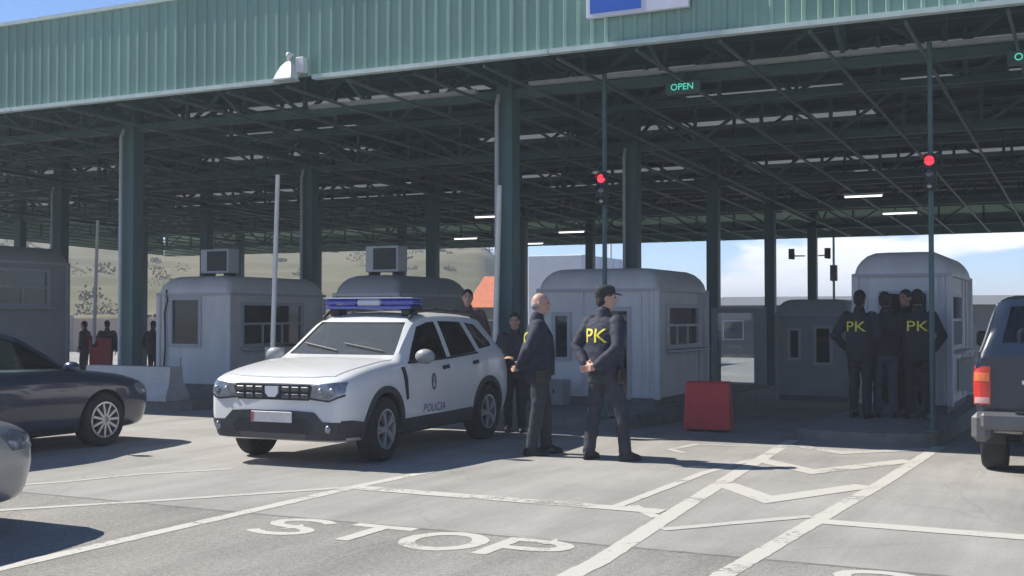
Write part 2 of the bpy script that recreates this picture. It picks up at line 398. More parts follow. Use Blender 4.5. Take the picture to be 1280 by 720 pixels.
marking('worn_line', [(-4.3, 13.9), (-3.4, 14.0)], .07, M_PAINT_OLD, z=.0034)
def letters(x0):
    W, H_, y0, s = .50, .58, 6.88, .10
    def arc(cx, cy, rx, ry, a0, a1, k=14): return [(cx + rx * math.cos(R(a0 + (a1 - a0) * i / k)), cy + ry * math.sin(R(a0 + (a1 - a0) * i / k))) for i in range(k + 1)]
    def ln(ps, dx, shear=0): return [(x0 + dx + p[0], y0 + p[1]) for p in ps]
    glyph = {'S': [arc(.25, .43, .22, .145, 25, 270) + arc(.25, .145, .22, .14, 90, -155)],
             'T': [[(-.02, .57), (.50, .57)], [(.24, .57), (.24, 0)]],
             'O': [arc(.26, .29, .25, .28, 0, 360, 26)],
             'P': [[(.04, 0), (.04, .62)], [(.04, .57), (.28, .57)] + arc(.28, .43, .19, .14, 90, -90) + [(.04, .29)]]}
    for i, ch in enumerate('STOP'):
        mb = MB()
        for j, st in enumerate(glyph[ch]): ribbon(mb, ln(st, i * .635), s * (1.0 if ch == 'S' else 1.15), .0028 + .0008 * j)
        mb.build('stop_letter', M_PAINT, road)
letters(-5.58); letters(-1.42)
# the sealed joint between the two surfaces
mb = MB(); ribbon(mb, [(-60, JOINT), (-20, JOINT + .02), (-6, JOINT - .01), (-2, JOINT + .015), (6, JOINT + .01), (60, JOINT)], .035, .0016)
mb.build('surface_joint', mat('joint_seal', (.17, .168, .16), .8, var=.3, vscale=8), road)

# ---- hillside, mountain ridge
def hill_h(x, y):
    side = ss(.455, .53, -x / y + .03 * noise.noise(Vector((x * .02, y * .02, 3))))
    dist = math.hypot(x, y); up = ss(85, 190, dist)
    h = (3 + 11.5 * up) * side * ss(78, 96, dist)
    h += side * 1.0 * noise.fractal(Vector((x * .05, y * .05, 0)), 1.0, 2.0, 4) * ss(80, 110, dist)
    st = 1.3; q = h / st; h = st * (math.floor(q) + ss(.25, .75, q - math.floor(q))) * .55 + h * .45   # old terraces
    return h - 2.2
mb = MB(); A = np.linspace(R(18), R(72), 150); D = np.concatenate([np.linspace(70, 150, 60), np.linspace(154, 420, 50)])
vs_ = []
for dd in D:
    for a_ in A: x = -dd * math.sin(a_); y = dd * math.cos(a_); vs_.append((x, y, hill_h(x, y)))
w = len(A); mb.add(vs_, [(j * w + i, (j + 1) * w + i, (j + 1) * w + i + 1, j * w + i + 1) for j in range(len(D) - 1) for i in range(w - 1)])
M_HILL = mat('dry_hillside', (.092, .105, .036), .95, var=.3, vscale=.06, col2=(.165, .140, .070), bump=.6, bscale=1.5)
hs = struct(mb.build('hillside', M_HILL, smooth=60))
mb = MB(); vs_ = []; cols = np.linspace(R(-60), R(80), 160)
for j, (r_, k) in enumerate([(380, 0), (405, .45), (430, .85), (455, 1), (490, .6), (560, -.1)]):
    for a_ in cols:
        hh = 6.5 + 3.5 * noise.fractal(Vector((a_ * 3.1 + 4.2, 1.5, 0)), 1.0, 2.0, 5) + 5 * math.exp(-((a_ + R(14.2)) / R(2.4)) ** 2); hh = max(3, min(14, hh)) + .8 * noise.noise(Vector((a_ * 30, r_ * .05, 0)))
        vs_.append((r_ * math.sin(a_), r_ * math.cos(a_), hh * k - 2.6))
w = len(cols); mb.add(vs_, [(j * w + i, j * w + i + 1, (j + 1) * w + i + 1, (j + 1) * w + i) for j in range(5) for i in range(w - 1)])
struct(mb.build('far_hills', mat('far_ridge', (.13, .14, .11), 1.0, var=.25, vscale=.04), smooth=60))

# shrubs on the hillside (a mass nobody could count)
def foliage(mb, c, r, k, s):
    for _ in range(k):
        d = Vector((rnd.gauss(0, 1), rnd.gauss(0, 1), rnd.gauss(0, 1))).normalized() * rnd.uniform(.35, 1.0)
        p = Vector(c) + Vector((d.x * r, d.y * r, abs(d.z) * r * .9)); a_ = Vector((rnd.gauss(0, 1), rnd.gauss(0, 1), rnd.gauss(0, 1))).normalized() * s; b_ = a_.orthogonal().normalized() * s * .6
        mb.add([p - a_, p + b_, p + a_, p - b_], [(0, 1, 2, 3)])
mb = MB()
for _ in range(230):
    a_ = R(rnd.uniform(24, 62)); dd = rnd.uniform(88, 200); x = -dd * math.sin(a_); y = dd * math.cos(a_)
    if noise.noise(Vector((x * .03, y * .03, 9))) < -.05 and rnd.random() < .7: continue
    foliage(mb, (x, y, hill_h(x, y) - .2), rnd.uniform(.5, 1.9), 60, rnd.uniform(.10, .24))
o = mb.build('hillside_shrubs', mat('shrub', (.055, .060, .026), .9, var=.4, vscale=.5, col2=(.16, .13, .07))); o['kind'] = 'stuff'; o['label'] = 'dry olive shrubs scattered over the terraced hillside'

# ================================================================ canopy
FY = 13.9; BY = 40.6; XL = -37.2; XR = 8.6; SL = -0.0262; SP = 7.565; X0 = -0.47
def zc(y): return 4.86 + SL * (y - 16.2)                          # underside of the bottom chords
can = thing('canopy', 'long green steel canopy with ribbed fascia roofing the checkpoint lanes', 'canopy', (0, 0, 0))
# ribbed fascia sheets
PW = .95
def ribbed(w, h, ribs=5, dep=.022):
    mb = MB(); pr = []; pitch = w / ribs
    for i in range(ribs):
        x = i * pitch; pr += [(x, 0), (x + pitch * .62, 0), (x + pitch * .70, -dep), (x + pitch * .92, -dep)]
    pr.append((w, 0)); k = len(pr)
    f = [(x, y, 0) for x, y in pr] + [(x, y, h) for x, y in pr] + [(x, .006, 0) for x, y in pr] + [(x, .006, h) for x, y in pr]
    mb.add(f, [(i, i + 1, k + i + 1, k + i) for i in range(k - 1)] + [(2*k + i + 1, 2*k + i, 3*k + i, 3*k + i + 1) for i in range(k - 1)])
    return mb
FZ0, FZ1 = 4.98, 6.36
pm = ribbed(PW, FZ1 - FZ0).mesh('fascia_panel', M_GREEN, fix=False)
n = int(round((XR - XL) / PW))
for i in range(n): obj('fascia_panel', pm, can, loc=(XL + i * PW, FY + rnd.uniform(-.003, .003), FZ0))
XR = XL + n * PW
BZ0 = zc(BY) - .03
for i in range(n): obj('fascia_panel', pm, can, loc=(XL + (i + 1) * PW, BY, BZ0 + .0), rot=(0, 0, math.pi))
m2 = int((BY - FY) / PW)
for i in range(m2 + 1):
    y = FY + i * PW; 
    if y + PW > BY + .01: continue
    obj('fascia_panel', pm, can, loc=(XL, y + PW, zc(y) + .02), rot=(0, 0, -math.pi / 2)); obj('fascia_panel', pm, can, loc=(XR, y, zc(y) + .02), rot=(0, 0, math.pi / 2))
# trim strips along the bottom and top edge in lengths, with a gap for the floodlight
for x0, x1 in [(XL, -25.0), (-24.98, -16.0), (-15.98, -10.62), (-9.98, -6.3), (-6.28, XR)]:
    MB().box(x0, x1, FY - .07, FY + .05, FZ0 - .06, FZ0).build('edge_trim', M_TRIM, can)
MB().box(XL, XR, FY - .06, FY + .06, FZ1 - .01, FZ1 + .05).build('edge_trim', M_TRIM, can)
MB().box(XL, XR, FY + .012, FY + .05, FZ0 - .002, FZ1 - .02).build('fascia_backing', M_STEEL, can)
# columns
colm = MB(); hb, hd, tf = .132, .132, .016
colm.box(-hb, hb, -hd, -hd + tf, 0, 1); colm.box(-hb, hb, hd - tf, hd, 0, 1); colm.box(-.01, .01, -hd + tf, hd - tf, 0, 1)
for sx_ in (-1, 1): colm.box(sx_ * hb - .006, sx_ * hb + .006, -hd + .02, hd - .02, 0, 1)
cm = colm.mesh('column', M_STEEL)
basem = MB(); basem.bbox(-.26, .26, -.26, .26, 0, .03, .006)
for a_ in (-1, 1):
    for b_ in (-1, 1): basem.tube([(a_ * .2, b_ * .2, .03), (a_ * .2, b_ * .2, .06)], .02, 6)
bm_ = basem.mesh('base_plate', M_STEEL)
COLX = [X0 - SP * k for k in range(-1, 5)]; ROWS = [16.2 + 5.4 * k for k in range(5)]
for k, y in enumerate(ROWS):
    for x in COLX:
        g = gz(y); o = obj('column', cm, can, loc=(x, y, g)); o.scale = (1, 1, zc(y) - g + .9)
        obj('base_plate', bm_, can, loc=(x, y, g + .0))
        if k < 2:
            p = MB(); p.tube([(x - .09, y - .21, g), (x - .09, y - .21, zc(y) - .12), (x - .09, y - .14, zc(y) + .05)], .032, 10); p.build('downpipe', M_PIPE, can, smooth=50)
# trusses along X at each column row and midway, with webs
bay = SP / 6; DEP = .95
vm = MB().box(-.03, .03, -.03, .03, .05, DEP - .05).mesh('truss_web', M_STEEL)
dl = math.hypot(bay, DEP - .1)
dmE = MB().box(-dl / 2, dl / 2, -.027, .027, -.027, .027).mesh('truss_web', M_STEEL)
def xtruss(y, heavy, z):
    t = MB(); s = .075 if heavy else .05
    t.box(XL + .1, XR - .1, y - s, y + s, z, z + .13 if heavy else z + .09)
    ch = t.build('truss', M_STEEL, can)
    t = MB(); t.box(XL + .1, XR - .1, y - s, y + s, z + DEP - .1, z + DEP); t.build('top_chord', M_STEEL, ch)
    x = X0 + SP; i = 0
    while x > XL + bay:
        obj('truss_web', vm, ch, loc=(x, y, z))
        an = math.atan2(DEP - .1, bay) * (1 if i % 2 else -1)
        obj('truss_web', dmE, ch, loc=(x - bay / 2, y, z + DEP / 2), rot=(0, an, 0))
        x -= bay; i += 1
for k, y in enumerate(ROWS): xtruss(y, True, zc(y))
for k in range(4): xtruss(ROWS[k] + 2.7, False, zc(ROWS[k] + 2.7) + .25)
# girders along Y on the column lines
GL = 1.08
for x in COLX:
    t = MB(); p0 = (x, FY + .1, zc(FY + .1) + .22); p1 = (x, BY - .1, zc(BY - .1) + .22); t.bar(p0, p1, .12, .11); g = t.build('girder', M_STEEL, can)
    t = MB(); t.bar((x, FY + .1, zc(FY) + DEP + .02), (x, BY - .1, zc(BY) + DEP + .02), .12, .1); t.build('top_chord', M_STEEL, g)
    k = 0; y = FY + .4
    while y + GL < BY - .2:
        a0, a1 = (.27, DEP - .03) if k % 2 else (DEP - .03, .27)
        t = MB(); t.bar((x, y, zc(y) + a0), (x, y + GL, zc(y + GL) + a1), .05, .05); t.build('girder_web', M_STEEL, g); y += GL; k += 1
# thin rails running back under the trusses
x = XR - .6
while x > XL + .3:
    t = MB(); t.bar((x, FY + .12, zc(FY) - .03), (x, BY - .15, zc(BY) - .03), .034, .04); t.build('ceiling_rail', M_RAIL, can); x -= 1.08
# front slope struts between fascia and first truss
for k in range(-3, 15):
    x = X0 - k * SP / 3
    if XL + .5 < x < XR - .5:
        t = MB(); t.bar((x, FY + .1, FZ1 - .25), (x + .0, ROWS[0], zc(ROWS[0]) + .1), .06, .06); t.build('strut', M_STEEL, can)
# roof sheets with translucent panels between
M_SKYL = bpy.data.materials.new('translucent_sheet'); M_SKYL.use_nodes = True
t = M_SKYL.node_tree; t.nodes.remove(t.nodes['Principled BSDF']); tb = N(t, 'ShaderNodeBsdfTranslucent'); tb.inputs[0].default_value = (.11, .12, .125, 1)
df = N(t, 'ShaderNodeBsdfDiffuse'); df.inputs[0].default_value = (.3, .31, .31, 1); ms = N(t, 'ShaderNodeMixShader'); ms.inputs[0].default_value = .25
t.links.new(tb.outputs[0], ms.inputs[1]); t.links.new(df.outputs[0], ms.inputs[2]); t.links.new(ms.outputs[0], t.nodes['Material Output'].inputs[0])
RT = DEP + .14
def zr(y): return zc(y) + RT
yb = [FY + .06, 16.4, 17.6, 19.2, 20.0, 21.9, 22.8, 24.7, 25.6, 27.3, 28.2, 30.2, 31.2, 32.8, 33.6, BY - .05]
SKYX = {1: (0, .78), 3: (0, 1), 5: (0, 1), 7: (0, 1), 9: (0, 1), 11: (0, 1)}
for i in range(len(yb) - 1):
    y0, y1 = yb[i], yb[i + 1]
    def roofbox(name, x0, x1, m, th=.03):
        b = MB(); b.add([(x0, y0, zr(y0)), (x1, y0, zr(y0)), (x1, y1, zr(y1)), (x0, y1, zr(y1)), (x0, y0, zr(y0) + th), (x1, y0, zr(y0) + th), (x1, y1, zr(y1) + th), (x0, y1, zr(y1) + th)],
                        [(0, 3, 2, 1), (4, 5, 6, 7), (0, 1, 5, 4), (1, 2, 6, 5), (2, 3, 7, 6), (3, 0, 4, 7)])
        b.build(name, m, can)
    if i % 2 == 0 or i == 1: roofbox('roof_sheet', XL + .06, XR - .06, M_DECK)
    else:
        x = XL + .06; k = 0
        while x < XR - .1:
            w = min(rnd.choice([.5, .8, 1.0, 1.4]), XR - .06 - x)
            on = noise.noise(Vector((x * .16, i * 3.3, 2))) > -.12 and rnd.random() < .8
            if on:
                b = MB(); b.add([(x, y0, zr(y0) + .012), (x + w, y0, zr(y0) + .012), (x + w, y1, zr(y1) + .012), (x, y1, zr(y1) + .012)], [(0, 1, 2, 3)]); b.build('skylight_sheet', M_SKYL, can)
            else: roofbox('roof_sheet', x, x + w, M_DECK)
            x += w; k += 1
# purlins under the sheets, running along X
y = FY + .5
while y < BY - .3:
    MB().box(XL + .1, XR - .1, y - .035, y + .035, zr(y) - .09, zr(y) - .005).build('purlin', M_STEEL, can); y += 1.2
# rib of light grey cable tray on the first truss
MB().box(-7.6, 3.0, ROWS[0] - .2, ROWS[0] - .10, zc(16.2) + .14, zc(16.2) + .2).build('cable_tray', M_PIPE, can)
MB().box(-11.6, -8.5, ROWS[0] - .2, ROWS[0] - .10, zc(16.2) + .10, zc(16.2) + .16).build('cable_tray', M_PIPE, can)

# ceiling lamps
M_LAMP = mat('lamp_tube', (.8, .82, .8), .5, emit=(1, .98, .92), estr=1.0)
LAMPS = [(-4.7, 33, 'over the back end of the lane beside the front booths'), (-4.96, 29, ''), (-15.5, 30, ''), (-19.5, 36, ''), (-15.1, 35, ''), (-18.2, 38.6, '')]
for x, y, _ in LAMPS:
    t = thing('ceiling_lamp', 'slim white tube lamp hanging lit under the canopy rails', 'lamp', (x, y, zc(y) - .06), 0, 'tube lamps under the canopy')
    MB().bbox(-.46, .46, -.06, .06, -.05, 0, .01).build('housing', M_WHITEP, t); b = MB(); b.tube([(-.43, 0, -.065), (.43, 0, -.065)], .028, 8); b.build('tube', M_LAMP, t)

# sign board on the fascia
sb = thing('sign_board', 'blue and white panel board fixed to the green fascia', 'sign', (-5.07, FY - .08, 5.30))
MB().bbox(-.67, .67, -.03, .04, 0, .85, .008).build('board', mat('sign_white', (.62, .64, .72), .5, var=.05), sb)
MB().box(-.62, .06, -.036, -.031, .05, .80).build('blue_field', mat('sign_blue', (.025, .12, .52), .45), sb)
# floodlight on the fascia edge
fl = thing('floodlight', 'weathered white floodlight clamped to the lower edge of the green fascia', 'floodlight', (-10.3, FY - .1, 4.93))
b = MB(); b.rings([[(x * s, y0 + y * s, z) for x, y in ((-1, -.6), (1, -.6), (1, .6), (-1, .6))] for s, z, y0 in ((.15, -.02, -.14), (.14, .03, -.13), (.09, .17, -.09), (.04, .24, -.07))]); b.build('reflector_hood', M_WHITEP, fl, smooth=30)
MB().bbox(-.16, .16, -.25, -.03, -.05, -.02, .006).build('bezel', M_PIPE, fl)
b = MB(); b.tube([(0, -.07, .22), (0, -.07, .33), (0, .02, .36)], .02, 8); b.ball((0, -.07, .34), .045, 10); b.build('bracket', M_WHITEP, fl, smooth=40)
MB().bbox(.10, .24, -.06, .05, .08, .30, .008).build('ballast_box', M_WHITEP, fl)

# OPEN signs on the first truss
M_OPEN = mat('open_green', (.05, .4, .3), .5, emit=(.10, .80, .58), estr=.45)
for x, lab in ((-5.17, 'dark lane sign spelling OPEN in green beside the cable tray gap'), (-.72, 'dark lane sign spelling OPEN in green above the pickup lane')):
    t = thing('lane_sign', lab, 'sign', (x, ROWS[0] - .26, 4.66))
    MB().bbox(-.25, .25, -.05, .05, 0, .18, .008).build('sign_case', M_STEEL, t)
    MB().box(-.02, .02, 0, .2, .1, .3).build('bracket', M_STEEL, t)
    text_decal('open_lettering', 'OPEN', .13, None, (0, -.056, .09), (1, 0, 0), (0, 0, 1), (0, 1, 0), 0, M_OPEN, t, cuts=0)

# ================================================================ islands, booths
def island(x0, x1, y0, y1, label):
    t = thing('traffic_island', label, 'island', ((x0 + x1) / 2, y0, 0)); w = (x1 - x0) / 2; l = y1 - y0; k = 10
    pts = [(-w, l), (w, l)] + [(w * math.cos(math.pi * i / k), .5 - .5 * math.sin(math.pi * i / k)) for i in range(k + 1)]
    pts = [(w, l), (-w, l)] + [(-w * math.cos(math.pi * i / k), .5 - .5 * math.sin(math.pi * i / k)) for i in range(k + 1)]
    inn = [(x * (1 - .12 / w), .12 + y * (1 - .24 / l)) for x, y in pts]
    MB().prism(inn, -.9, .152).build('paving', M_CONC, t)
    n_ = len(pts); b = MB(); o_ = pts
    b.add([(x, y, -.9) for x, y in o_] + [(x, y, .145) for x, y in o_] + [(x, y, .147) for x, y in inn], [(i, (i + 1) % n_, n_ + (i + 1) % n_, n_ + i) for i in range(n_)] + [(n_ + i, n_ + (i + 1) % n_, 2*n_ + (i + 1) % n_, 2*n_ + i) for i in range(n_)])
    b.build('kerb', M_KERB, t); return t
island(-3.45, -1.72, 14.75, 24, 'concrete traffic island under the booth beside the pickup')
island(-8.45, -5.85, 14.9, 24, 'concrete traffic island under the white booth behind the two officers')
island(-12.35, -10.55, 14.9, 24, 'concrete traffic island under the booth behind the police car')
island(-16.45, -13.5, 14.9, 24, 'concrete traffic island with the crash block in front of its booth')
island(-21.6, -19.4, 14.9, 24, 'concrete traffic island under the tall grey booth')

def wall_grid(L_, H_, th, holes):
    xs = sorted({0, L_, *[h[0] for h in holes], *[h[1] for h in holes]}); zs = sorted({0, H_, *[h[2] for h in holes], *[h[3] for h in holes]}); b = MB()
    for i in range(len(xs) - 1):
        for j in range(len(zs) - 1):
            cx, cz = (xs[i] + xs[i + 1]) / 2, (zs[j] + zs[j + 1]) / 2
            if not any(h[0] < cx < h[1] and h[2] < cz < h[3] for h in holes): b.box(xs[i], xs[i + 1], 0, th, zs[j], zs[j + 1])
    bm = bmesh.new(); me = b.mesh('w', M_BOOTH); bm.from_mesh(me); bmesh.ops.remove_doubles(bm, verts=bm.verts, dist=1e-4)
    seen = {}
    for f in bm.faces: seen.setdefault(tuple(sorted(v.index for v in f.verts)), []).append(f)
    bmesh.ops.delete(bm, geom=[f for fs in seen.values() if len(fs) > 1 for f in fs], context='FACES_ONLY'); bmesh.ops.recalc_face_normals(bm, faces=bm.faces)
    bm.to_mesh(me); bm.free(); return me
def booth(label, x0, x1, y0, y1, zb, H_, wall, front=(), right=(), left=(), back=(), battens_f=(), battens_r=(), roof_r=.24, door=None, roofm=None, plinth=.12):
    """holes: (u0,u1,z0,z1,kind); front runs along +X at y0, right along +Y at x1"""
    W, Dp = x1 - x0, y1 - y0; t = thing('control_booth', label, 'booth', ((x0 + x1) / 2, y0, zb)); hw = W / 2; th = .06; RH = .34
    WH = H_ - RH - plinth
    MB().box(-hw + .03, hw - .03, .03, Dp - .03, 0, plinth).build('plinth', M_KERB, t)
    sides = [((-hw, 0, plinth), 0, W, front), ((hw, th, plinth), math.pi / 2, Dp - 2 * th, right), ((hw, Dp, plinth), math.pi, W, back), ((-hw, Dp - th, plinth), -math.pi / 2, Dp - 2 * th, left)]
    for si, (lo, rz, ln, holes) in enumerate(sides):
        hs_ = [(max(.05, h[0]), min(ln - .05, h[1]), h[2] - plinth, min(WH - .04, h[3] - plinth), h[4]) for h in holes]
        me = wall_grid(ln, WH, th, hs_); me.materials.clear(); me.materials.append(wall); wl = obj('wall', me, t, loc=lo, rot=(0, 0, rz))
        T0 = Matrix.Translation(lo) @ Matrix.Rotation(rz, 4, 'Z')
        for (a0, a1, b0, b1, kind) in hs_:
            fr = MB(); f = .045
            if kind != 'door_open':
                for bx_ in ((a0 - f, a0 + .02, b0 - f, b1 + f), (a1 - .02, a1 + f, b0 - f, b1 + f), (a0 + .02, a1 - .02, b0 - f, b0 + .02), (a0 + .02, a1 - .02, b1 - .02, b1 + f)): fr.box(bx_[0], bx_[1], -.022, th + .01, bx_[2], bx_[3])
                if kind == 'service':
                    zm = b0 + (b1 - b0) * .52; fr.box(a0 + .02, a1 - .02, -.012, th * .7, zm - .02, zm + .02)
                    for q in (.33, .66): xx = a0 + (a1 - a0) * q; fr.box(xx - .015, xx + .015, -.01, th * .6, b0 + .02, zm - .02)
                wd = obj('door' if kind == 'door' else 'window', fr.mesh('window', M_FRAME), t); wd.matrix_local = T0
                gb = MB(); gb.box(a0 + .015, a1 - .015, th * .35, th * .35 + .008, b0 + .015, b1 - .015); pn = obj('pane', gb.mesh('pane', M_GLASSD if kind != 'clear' else M_GLASSC), wd)
                if kind == 'service': sl = obj('counter', MB().bbox(a0 - .06, a1 + .06, -.20, -.024, b0 - .10, b0 - .055, .008).mesh('counter', M_FRAME), wd)
                if kind == 'door': obj('handle', MB().bbox(a0 + .06, a0 + .09, -.05, -.023, b0 + .9, b0 + 1.05, .006).mesh('handle', M_DARK), wd)
            else:
                for bx_ in ((a0 - f, a0 - .002, b0, b1 + f), (a1 + .002, a1 + f, b0, b1 + f), (a0, a1, b1 + .002, b1 + f)): fr.box(bx_[0], bx_[1], -.02, th + .01, bx_[2], bx_[3])
                wd = obj('door_frame', fr.mesh('door_frame', M_FRAME), t); wd.matrix_local = T0
    for u in battens_f: MB().bbox(-hw + u - .02, -hw + u + .02, -.022, -.001, plinth + .02, H_ - RH - .01, .006).build('batten', wall, t)
    for u in battens_r: MB().bbox(hw + .001, hw + .022, u - .02, u + .02, plinth + .02, H_ - RH - .01, .006).build('batten', wall, t)
    # corner posts
    for sx_ in (-1, 1):
        for yy in (0, Dp): MB().bbox(sx_ * (hw + .012) - .05, sx_ * (hw + .012) + .05, yy - .04 if not yy else yy - .05, yy + .05 if not yy else yy + .04, plinth - .02, H_ - RH + .02, .015).build('corner_post', wall, t)
    # pillow roof
    rg = []
    for ins, z in ((-.035, H_ - RH), (-.03, H_ - RH + .05), (-.01, H_ - RH + .12), (.045, H_ - RH + .21), (.12, H_ - RH + .285), (.22, H_ - RH + .33), (.34, H_)):
        r = max(.02, roof_r * (1 if ins < .1 else 1)); a, b_ = hw - ins, Dp / 2 - ins; r = min(r * .55, a * .5); ring = []
        for cx, cy, q in ((a - r, b_ - r, 0), (-a + r, b_ - r, 90), (-a + r, -b_ + r, 180), (a - r, -b_ + r, 270)):
            for i in range(5): an = R(q + 22.5 * i); ring.append((cx + r * math.cos(an), Dp / 2 + cy + r * math.sin(an), z))
        rg.append(ring)
    b = MB(); b.rings(rg); b.build('roof', roofm or wall, t, smooth=35)
    MB().box(-hw - .045, hw + .045, -.05, Dp + .05, H_ - RH - .03, H_ - RH + .012).build('eaves_band', M_FRAME, t)
    # inside: desk and a chair back
    MB().box(hw - .62, hw - th - .01, .4, Dp - .4, plinth + .62, plinth + .66).build('desk', M_BOOTHD, t)
    MB().bbox(hw - .5, hw - .44, Dp * .5 - .22, Dp * .5 + .22, plinth + .67, plinth + .98, .01).build('monitor', M_DARK, t)
    MB().box(-hw + th, hw - th, th, Dp - th, plinth + .001, plinth + .02).build('floor_board', M_DARK, t)
    return t
# white booth behind the officers
booth('white panelled booth with rounded roof and side service window behind the two officers', -8.1, -6.12, 17.5, 20.05, .152, 2.16, M_BOOTH,
      front=[(.25, .50, .72, 1.42, 'win'), (1.12, 1.52, .14, 1.50, 'door')], right=[(.45, 2.05, .92, 1.55, 'service')], left=[(.5, 1.8, .9, 1.5, 'win')], back=[(.5, 1.4, .8, 1.5, 'win')],
      battens_f=(.75, .98, 1.72, 1.85), battens_r=(2.2,))
# right booth with the open doorway
booth('narrow white booth with open doorway where a group of officers huddles', -3.18, -1.90, 17.95, 20.9, .152, 2.34, M_BOOTH,
      front=[(.36, .98, .12, 1.72, 'door_open')], right=[(.3, 1.6, .95, 1.7, 'service')], left=[(.4, 1.8, .9, 1.6, 'win')], back=[(.3, .9, .8, 1.5, 'win')], battens_f=(.14, 1.12, 1.22), battens_r=(1.9, 2.4))
# booth behind the police car
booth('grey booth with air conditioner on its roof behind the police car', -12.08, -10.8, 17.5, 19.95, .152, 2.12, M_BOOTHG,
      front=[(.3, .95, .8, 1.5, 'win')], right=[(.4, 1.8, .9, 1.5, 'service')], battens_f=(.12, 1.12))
# left booth
booth('pale booth with dark front window and cable run, air conditioner on top', -16.15, -14.48, 17.5, 20.5, .152, 2.16, M_BOOTH,
      front=[(.30, .98, .85, 1.72, 'win')], right=[(.35, 2.2, .85, 1.62, 'service')], battens_f=(.12,))
# tall left booth
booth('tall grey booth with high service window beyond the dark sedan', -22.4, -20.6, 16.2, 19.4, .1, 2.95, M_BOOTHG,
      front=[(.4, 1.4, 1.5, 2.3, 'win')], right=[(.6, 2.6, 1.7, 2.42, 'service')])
# booths at the back of the canopy
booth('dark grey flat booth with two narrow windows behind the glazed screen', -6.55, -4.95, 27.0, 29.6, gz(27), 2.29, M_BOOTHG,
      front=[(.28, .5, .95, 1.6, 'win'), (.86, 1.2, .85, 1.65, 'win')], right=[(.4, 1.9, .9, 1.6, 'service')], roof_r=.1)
# paper notices taped to the booths
M_PAPER = mat('paper', (.62, .62, .60), .8, var=.1, vscale=30)
for x, y, z, lab in ((-7.42, 17.475, 1.22, 'white paper notice taped between window and door of the white booth'), (-15.72, 17.478, .62, 'white paper notice taped below the front window of the pale booth'), (-2.98, 17.925, 1.45, 'white paper notice taped beside the doorway of the narrow booth')):
    tag(MB().box(x - .105, x + .105, y - .004, y + .004, z - .15, z + .15).build('paper_notice', M_PAPER), lab, 'notice')
# air conditioners
M_ACG = mat('fan_grille', (.04, .045, .05), .6)
def aircon(x, y, z, label):
    t = thing('air_conditioner', label, 'air conditioner', (x, y, z), 0)
    MB().bbox(-.34, .34, -.16, .16, .06, .52, .012).build('casing', M_FRAME, t)
    MB().box(-.17, .30, -.172, -.162, .10, .48).build('fan_grille', M_ACG, t)
    b = MB()
    for k in range(9): zz = .125 + k * .042; b.box(-.16, .29, -.178, -.173, zz, zz + .01)
    b.build('grille_bars', M_DARK, t)
    for sx_ in (-.25, .25): MB().box(sx_ - .03, sx_ + .03, -.15, .15, 0, .06).build('foot', M_DARK, t)
aircon(-15.2, 18.1, .152 + 2.16, 'boxy air conditioner with dark fan grille on the pale booth roof')
aircon(-11.35, 18.0, .152 + 2.12, 'boxy air conditioner with dark fan grille above the police car booth')
aircon(-21.3, 17.6, .1 + 2.95, 'boxy air conditioner on the roof of the tall booth')
# cable run down the pale booth front
b = MB(); b.tube([(-15.95, 17.46, 2.05), (-15.92, 17.46, 1.85), (-15.99, 17.46, 1.6), (-15.97, 17.46, 1.0), (-16.03, 17.46, .16)], .018, 6)
tag(b.build('power_cable', M_DARK), 'dark power cable hanging down the front of the pale booth', 'cable')
# cream cabinet on the right booth
t = thing('wall_cabinet', 'cream metal cabinet hung on the booth side beside the pickup', 'cabinet', (-1.74, 19.1, .42))
MB().bbox(-.13, .09, -.02, .24, 0, .5, .012).build('case', mat('cream_metal', (.60, .57, .50), .5, var=.1), t); MB().bbox(.092, .10, 0, .22, .03, .47, .003).build('door', mat('cream_metal', (.6, .57, .5)), t)
# utility box in front of the white booth
t = thing('utility_box', 'grey electrical box on the island before the white booth', 'box', (-7.72, 17.1, .152))
MB().bbox(-.26, .26, -.16, .16, 0, .40, .012).build('case', M_BOOTHG, t); MB().bbox(-.23, .23, -.172, -.161, .04, .37, .004).build('door', M_BOOTHG, t); MB().box(.1, .13, -.18, -.173, .2, .25).build('latch', M_DARK, t)
# crash block on the left island
t = thing('crash_block', 'low pale concrete crash block on the nose of the left island', 'barrier', (-14.62, 15.25, .147))
b = MB(); b.rings([[(-1.0 , -.28, 0), (.95, -.28, 0), (.95, .28, 0), (-1.0, .28, 0)], [(-1.0, -.28, .1), (.95, -.28, .1), (.95, .28, .1), (-1.0, .28, .1)], [(-.97, -.17, .3), (.92, -.17, .3), (.92, .17, .3), (-.97, .17, .3)], [(-.96, -.14, .56), (.91, -.14, .56), (.91, .14, .56), (-.96, .14, .56)]]); b.build('block', mat('pale_concrete', (.42, .43, .44), .85, var=.12, vscale=4, bump=.3), t)
# red block
t = thing('barrier_block', 'dark red square metal block standing in the lane beside the white booth', 'barrier', (-4.77, 15.78, 0), R(8))
b = MB(); b.rings([[(-a, -c, z), (a, -c, z), (a, c, z), (-a, c, z)] for a, c, z in ((.315, .20, .02), (.315, .20, .06), (.29, .165, .60), (.285, .16, .64), (.27, .145, .655))]); b.build('body', M_RED, t)
for sx_ in (-.22, .22): MB().box(sx_ - .05, sx_ + .05, -.19, .19, 0, .02).build('foot', M_DARK, t)
MB().box(-.1, .1, -.195, -.186, .30, .34, T=Matrix.Rotation(R(-3.5), 4, 'X')).build('handle_slot', mat('red_shade', (.2, .02, .025), .6), t)

